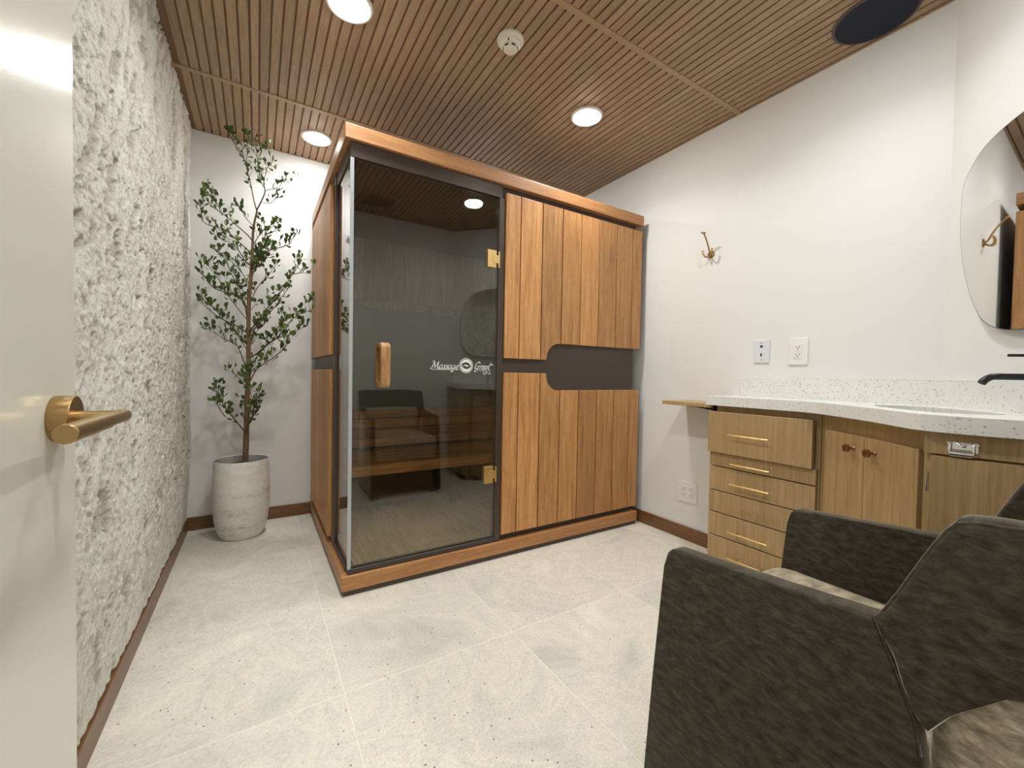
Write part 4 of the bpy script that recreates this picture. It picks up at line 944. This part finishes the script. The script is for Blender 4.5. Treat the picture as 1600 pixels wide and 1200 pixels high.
def branch(pts3, r0, twigs=True, big=1.0):
    n = len(pts3); bm = BM(); tube(bm, pts3, [r0 + (0.0011 - r0) * i / (n - 1) for i in range(n)], 6)
    if twigs:
        for p, d in leafy(pts3, 0.28, 0.027):
            side = Vector((rng.uniform(-1, 1), rng.uniform(-1, 1), rng.uniform(-0.2, 1.0))).normalized()
            dd = (d * 0.6 + side * 0.9 + Vector((0, 0, 0.45))).normalized(); ln = rng.uniform(0.025, 0.062)
            q = [p, p + dd * ln * 0.5 + Vector((0, 0, 0.002)), p + dd * ln + Vector((0, 0, 0.007))]
            if q[2].x < 0.075 or q[2].x > 0.660 or q[2].y > -0.02 or q[2].z > H - 0.03: continue
            tube(bm, q, [0.0013, 0.001, 0.0008], 5)
            for k in range(rng.choice((2, 3, 3))): add_leaf(q[2] - dd * rng.uniform(0, ln * 0.35), dd, rng.uniform(0.8, 1.15) * big)
    for p, d in leafy(pts3, 0.25, 0.020): 
        if rng.random() < 0.6: add_leaf(p, d, rng.uniform(0.8, 1.2) * big)
    for k in range(3): add_leaf(pts3[-1], (pts3[-1] - pts3[-2]).normalized(), rng.uniform(0.85, 1.1) * big)
    obj('branch', bm, 'twig', pt, pts3[0], True)
for i, b in enumerate(TOPS): branch(path3(b, 0.0, rng.uniform(-0.05, 0.03)), 0.004 if i < 2 else 0.002, i < 5, 0.85)
for i, b in enumerate(BRANCHES):
    far_ = max(abs(l) for l, z in b); dep = rng.choice((-1, -1, 1)) * rng.uniform(0.02, 0.12)
    if b[-1][0] < -0.15 or dep > 0: dep = max(min(dep, 0.05), -0.10)
    st = 0.0 if abs(b[0][0] - 0.05) < 0.06 else dep * 0.5
    if st == 0.0:
        zt = b[0][1] - 0.035; k = max(j for j in range(len(TRUNK)) if TRUNK[j][1] <= max(zt, 0.42)); k = min(k, len(TRUNK) - 2)
        fr_ = (zt - TRUNK[k][1]) / (TRUNK[k + 1][1] - TRUNK[k][1]); b = [(TRUNK[k][0] + (TRUNK[k + 1][0] - TRUNK[k][0]) * fr_, zt)] + (b if abs(b[0][0] - TRUNK[k][0]) > 0.02 else b[1:])
    branch(path3(b, st, dep), 0.0042 if len(b) > 4 else 0.0028)
# trunk side shoots
for k in range(16):
    z = rng.uniform(1.0, 1.88); i = min(range(len(tk)), key=lambda q: abs(tk[q].z - z)); a = rng.uniform(0, 6.28); d = Vector((math.cos(a), math.sin(a), 0.8)).normalized(); L_ = rng.uniform(0.05, 0.12)
    branch([tk[i], tk[i] + d * L_ * 0.5, tk[i] + d * L_ + Vector((0, 0, 0.02))], 0.0022, k % 2 == 0)
# leaf shapes: obovate, folded along the midrib
def leaf_mesh(kind):
    L_, Wd, fold = (0.042, 0.0095, 0.35), (0.039, 0.0082, 0.6), (0.036, 0.0102, 0.2)
    ln, wd, fo = (L_, Wd, fold)[kind]
    st = [(0.0, 0.0), (0.16, 0.05), (0.38, 0.50), (0.60, 0.88), (0.78, 1.0), (0.92, 0.72), (1.0, 0.0)]
    bm = BM(); mid = [bm.verts.new((0, ln * t, -0.004 * math.sin(t * 3.0) * (1 + kind))) for t, w in st]
    for s in (-1, 1):
        ed = [bm.verts.new((s * wd * w, ln * t, mid[i].co.z + wd * w * fo)) if w > 0.01 else mid[i] for i, (t, w) in enumerate(st)]
        for i in range(len(st) - 1):
            q = []
            for v in (mid[i], mid[i + 1], ed[i + 1], ed[i]):
                if v not in q: q.append(v)
            if len(q) > 2: bm.faces.new(q if s > 0 else q[::-1])
    me = bpy.data.meshes.new('leaf'); bm.to_mesh(me); bm.free(); me.materials.append(M['leaf'])
    for p in me.polygons: p.use_smooth = True
    return me
LM = [leaf_mesh(k) for k in range(3)]
def leaf_matrix(p, v, s):
    x = v.cross(Vector((0, 0, 1)));
    if x.length < 0.05: x = Vector((1, 0, 0))
    x.normalize(); z = x.cross(v).normalized(); R = Matrix((x, v, z)).transposed()
    R = R @ Matrix.Rotation(rng.uniform(-0.9, 0.9), 3, 'Y')
    return Matrix.Translation(p) @ (R * s).to_4x4()
LEAVES = [l for l in LEAVES if l[0].x + l[1].x * 0.04 > 0.058 and l[0].y + l[1].y * 0.04 < -0.012 and l[0].z + l[1].z * 0.04 < H - 0.012 and l[0].x + l[1].x * 0.05 < 0.668]
CAMP = Vector((0.366, -3.1288, 0.98))
LEAVES.sort(key=lambda l: (l[0] - CAMP).length / l[2])
rest = BM()
for i, (p, v, s) in enumerate(LEAVES):
    mt = leaf_matrix(p, v, s)
    if i < 300:
        o = bpy.data.objects.new('leaf', LM[i % 3]); COL.objects.link(o); o.parent = pt
        o.matrix_local = Matrix.Translation(-PC) @ mt
    else: 
        k0 = len(rest.verts); rest.from_mesh(LM[i % 3]); rest.verts.ensure_lookup_table()
        for q in range(k0, len(rest.verts)): rest.verts[q].co = mt @ rest.verts[q].co
print('leaves', len(LEAVES))
for f in rest.faces: f.smooth = True
me = bpy.data.meshes.new('foliage'); bmesh.ops.translate(rest, verts=rest.verts, vec=-PC); rest.to_mesh(me); rest.free()
fo = link('foliage', me, 'leaf', pt, PC); fo['kind'] = 'stuff'
print('objects', len(bpy.data.objects), 'tris', sum(len(p.vertices) - 2 for o in bpy.data.objects if o.type == 'MESH' for p in o.data.polygons))
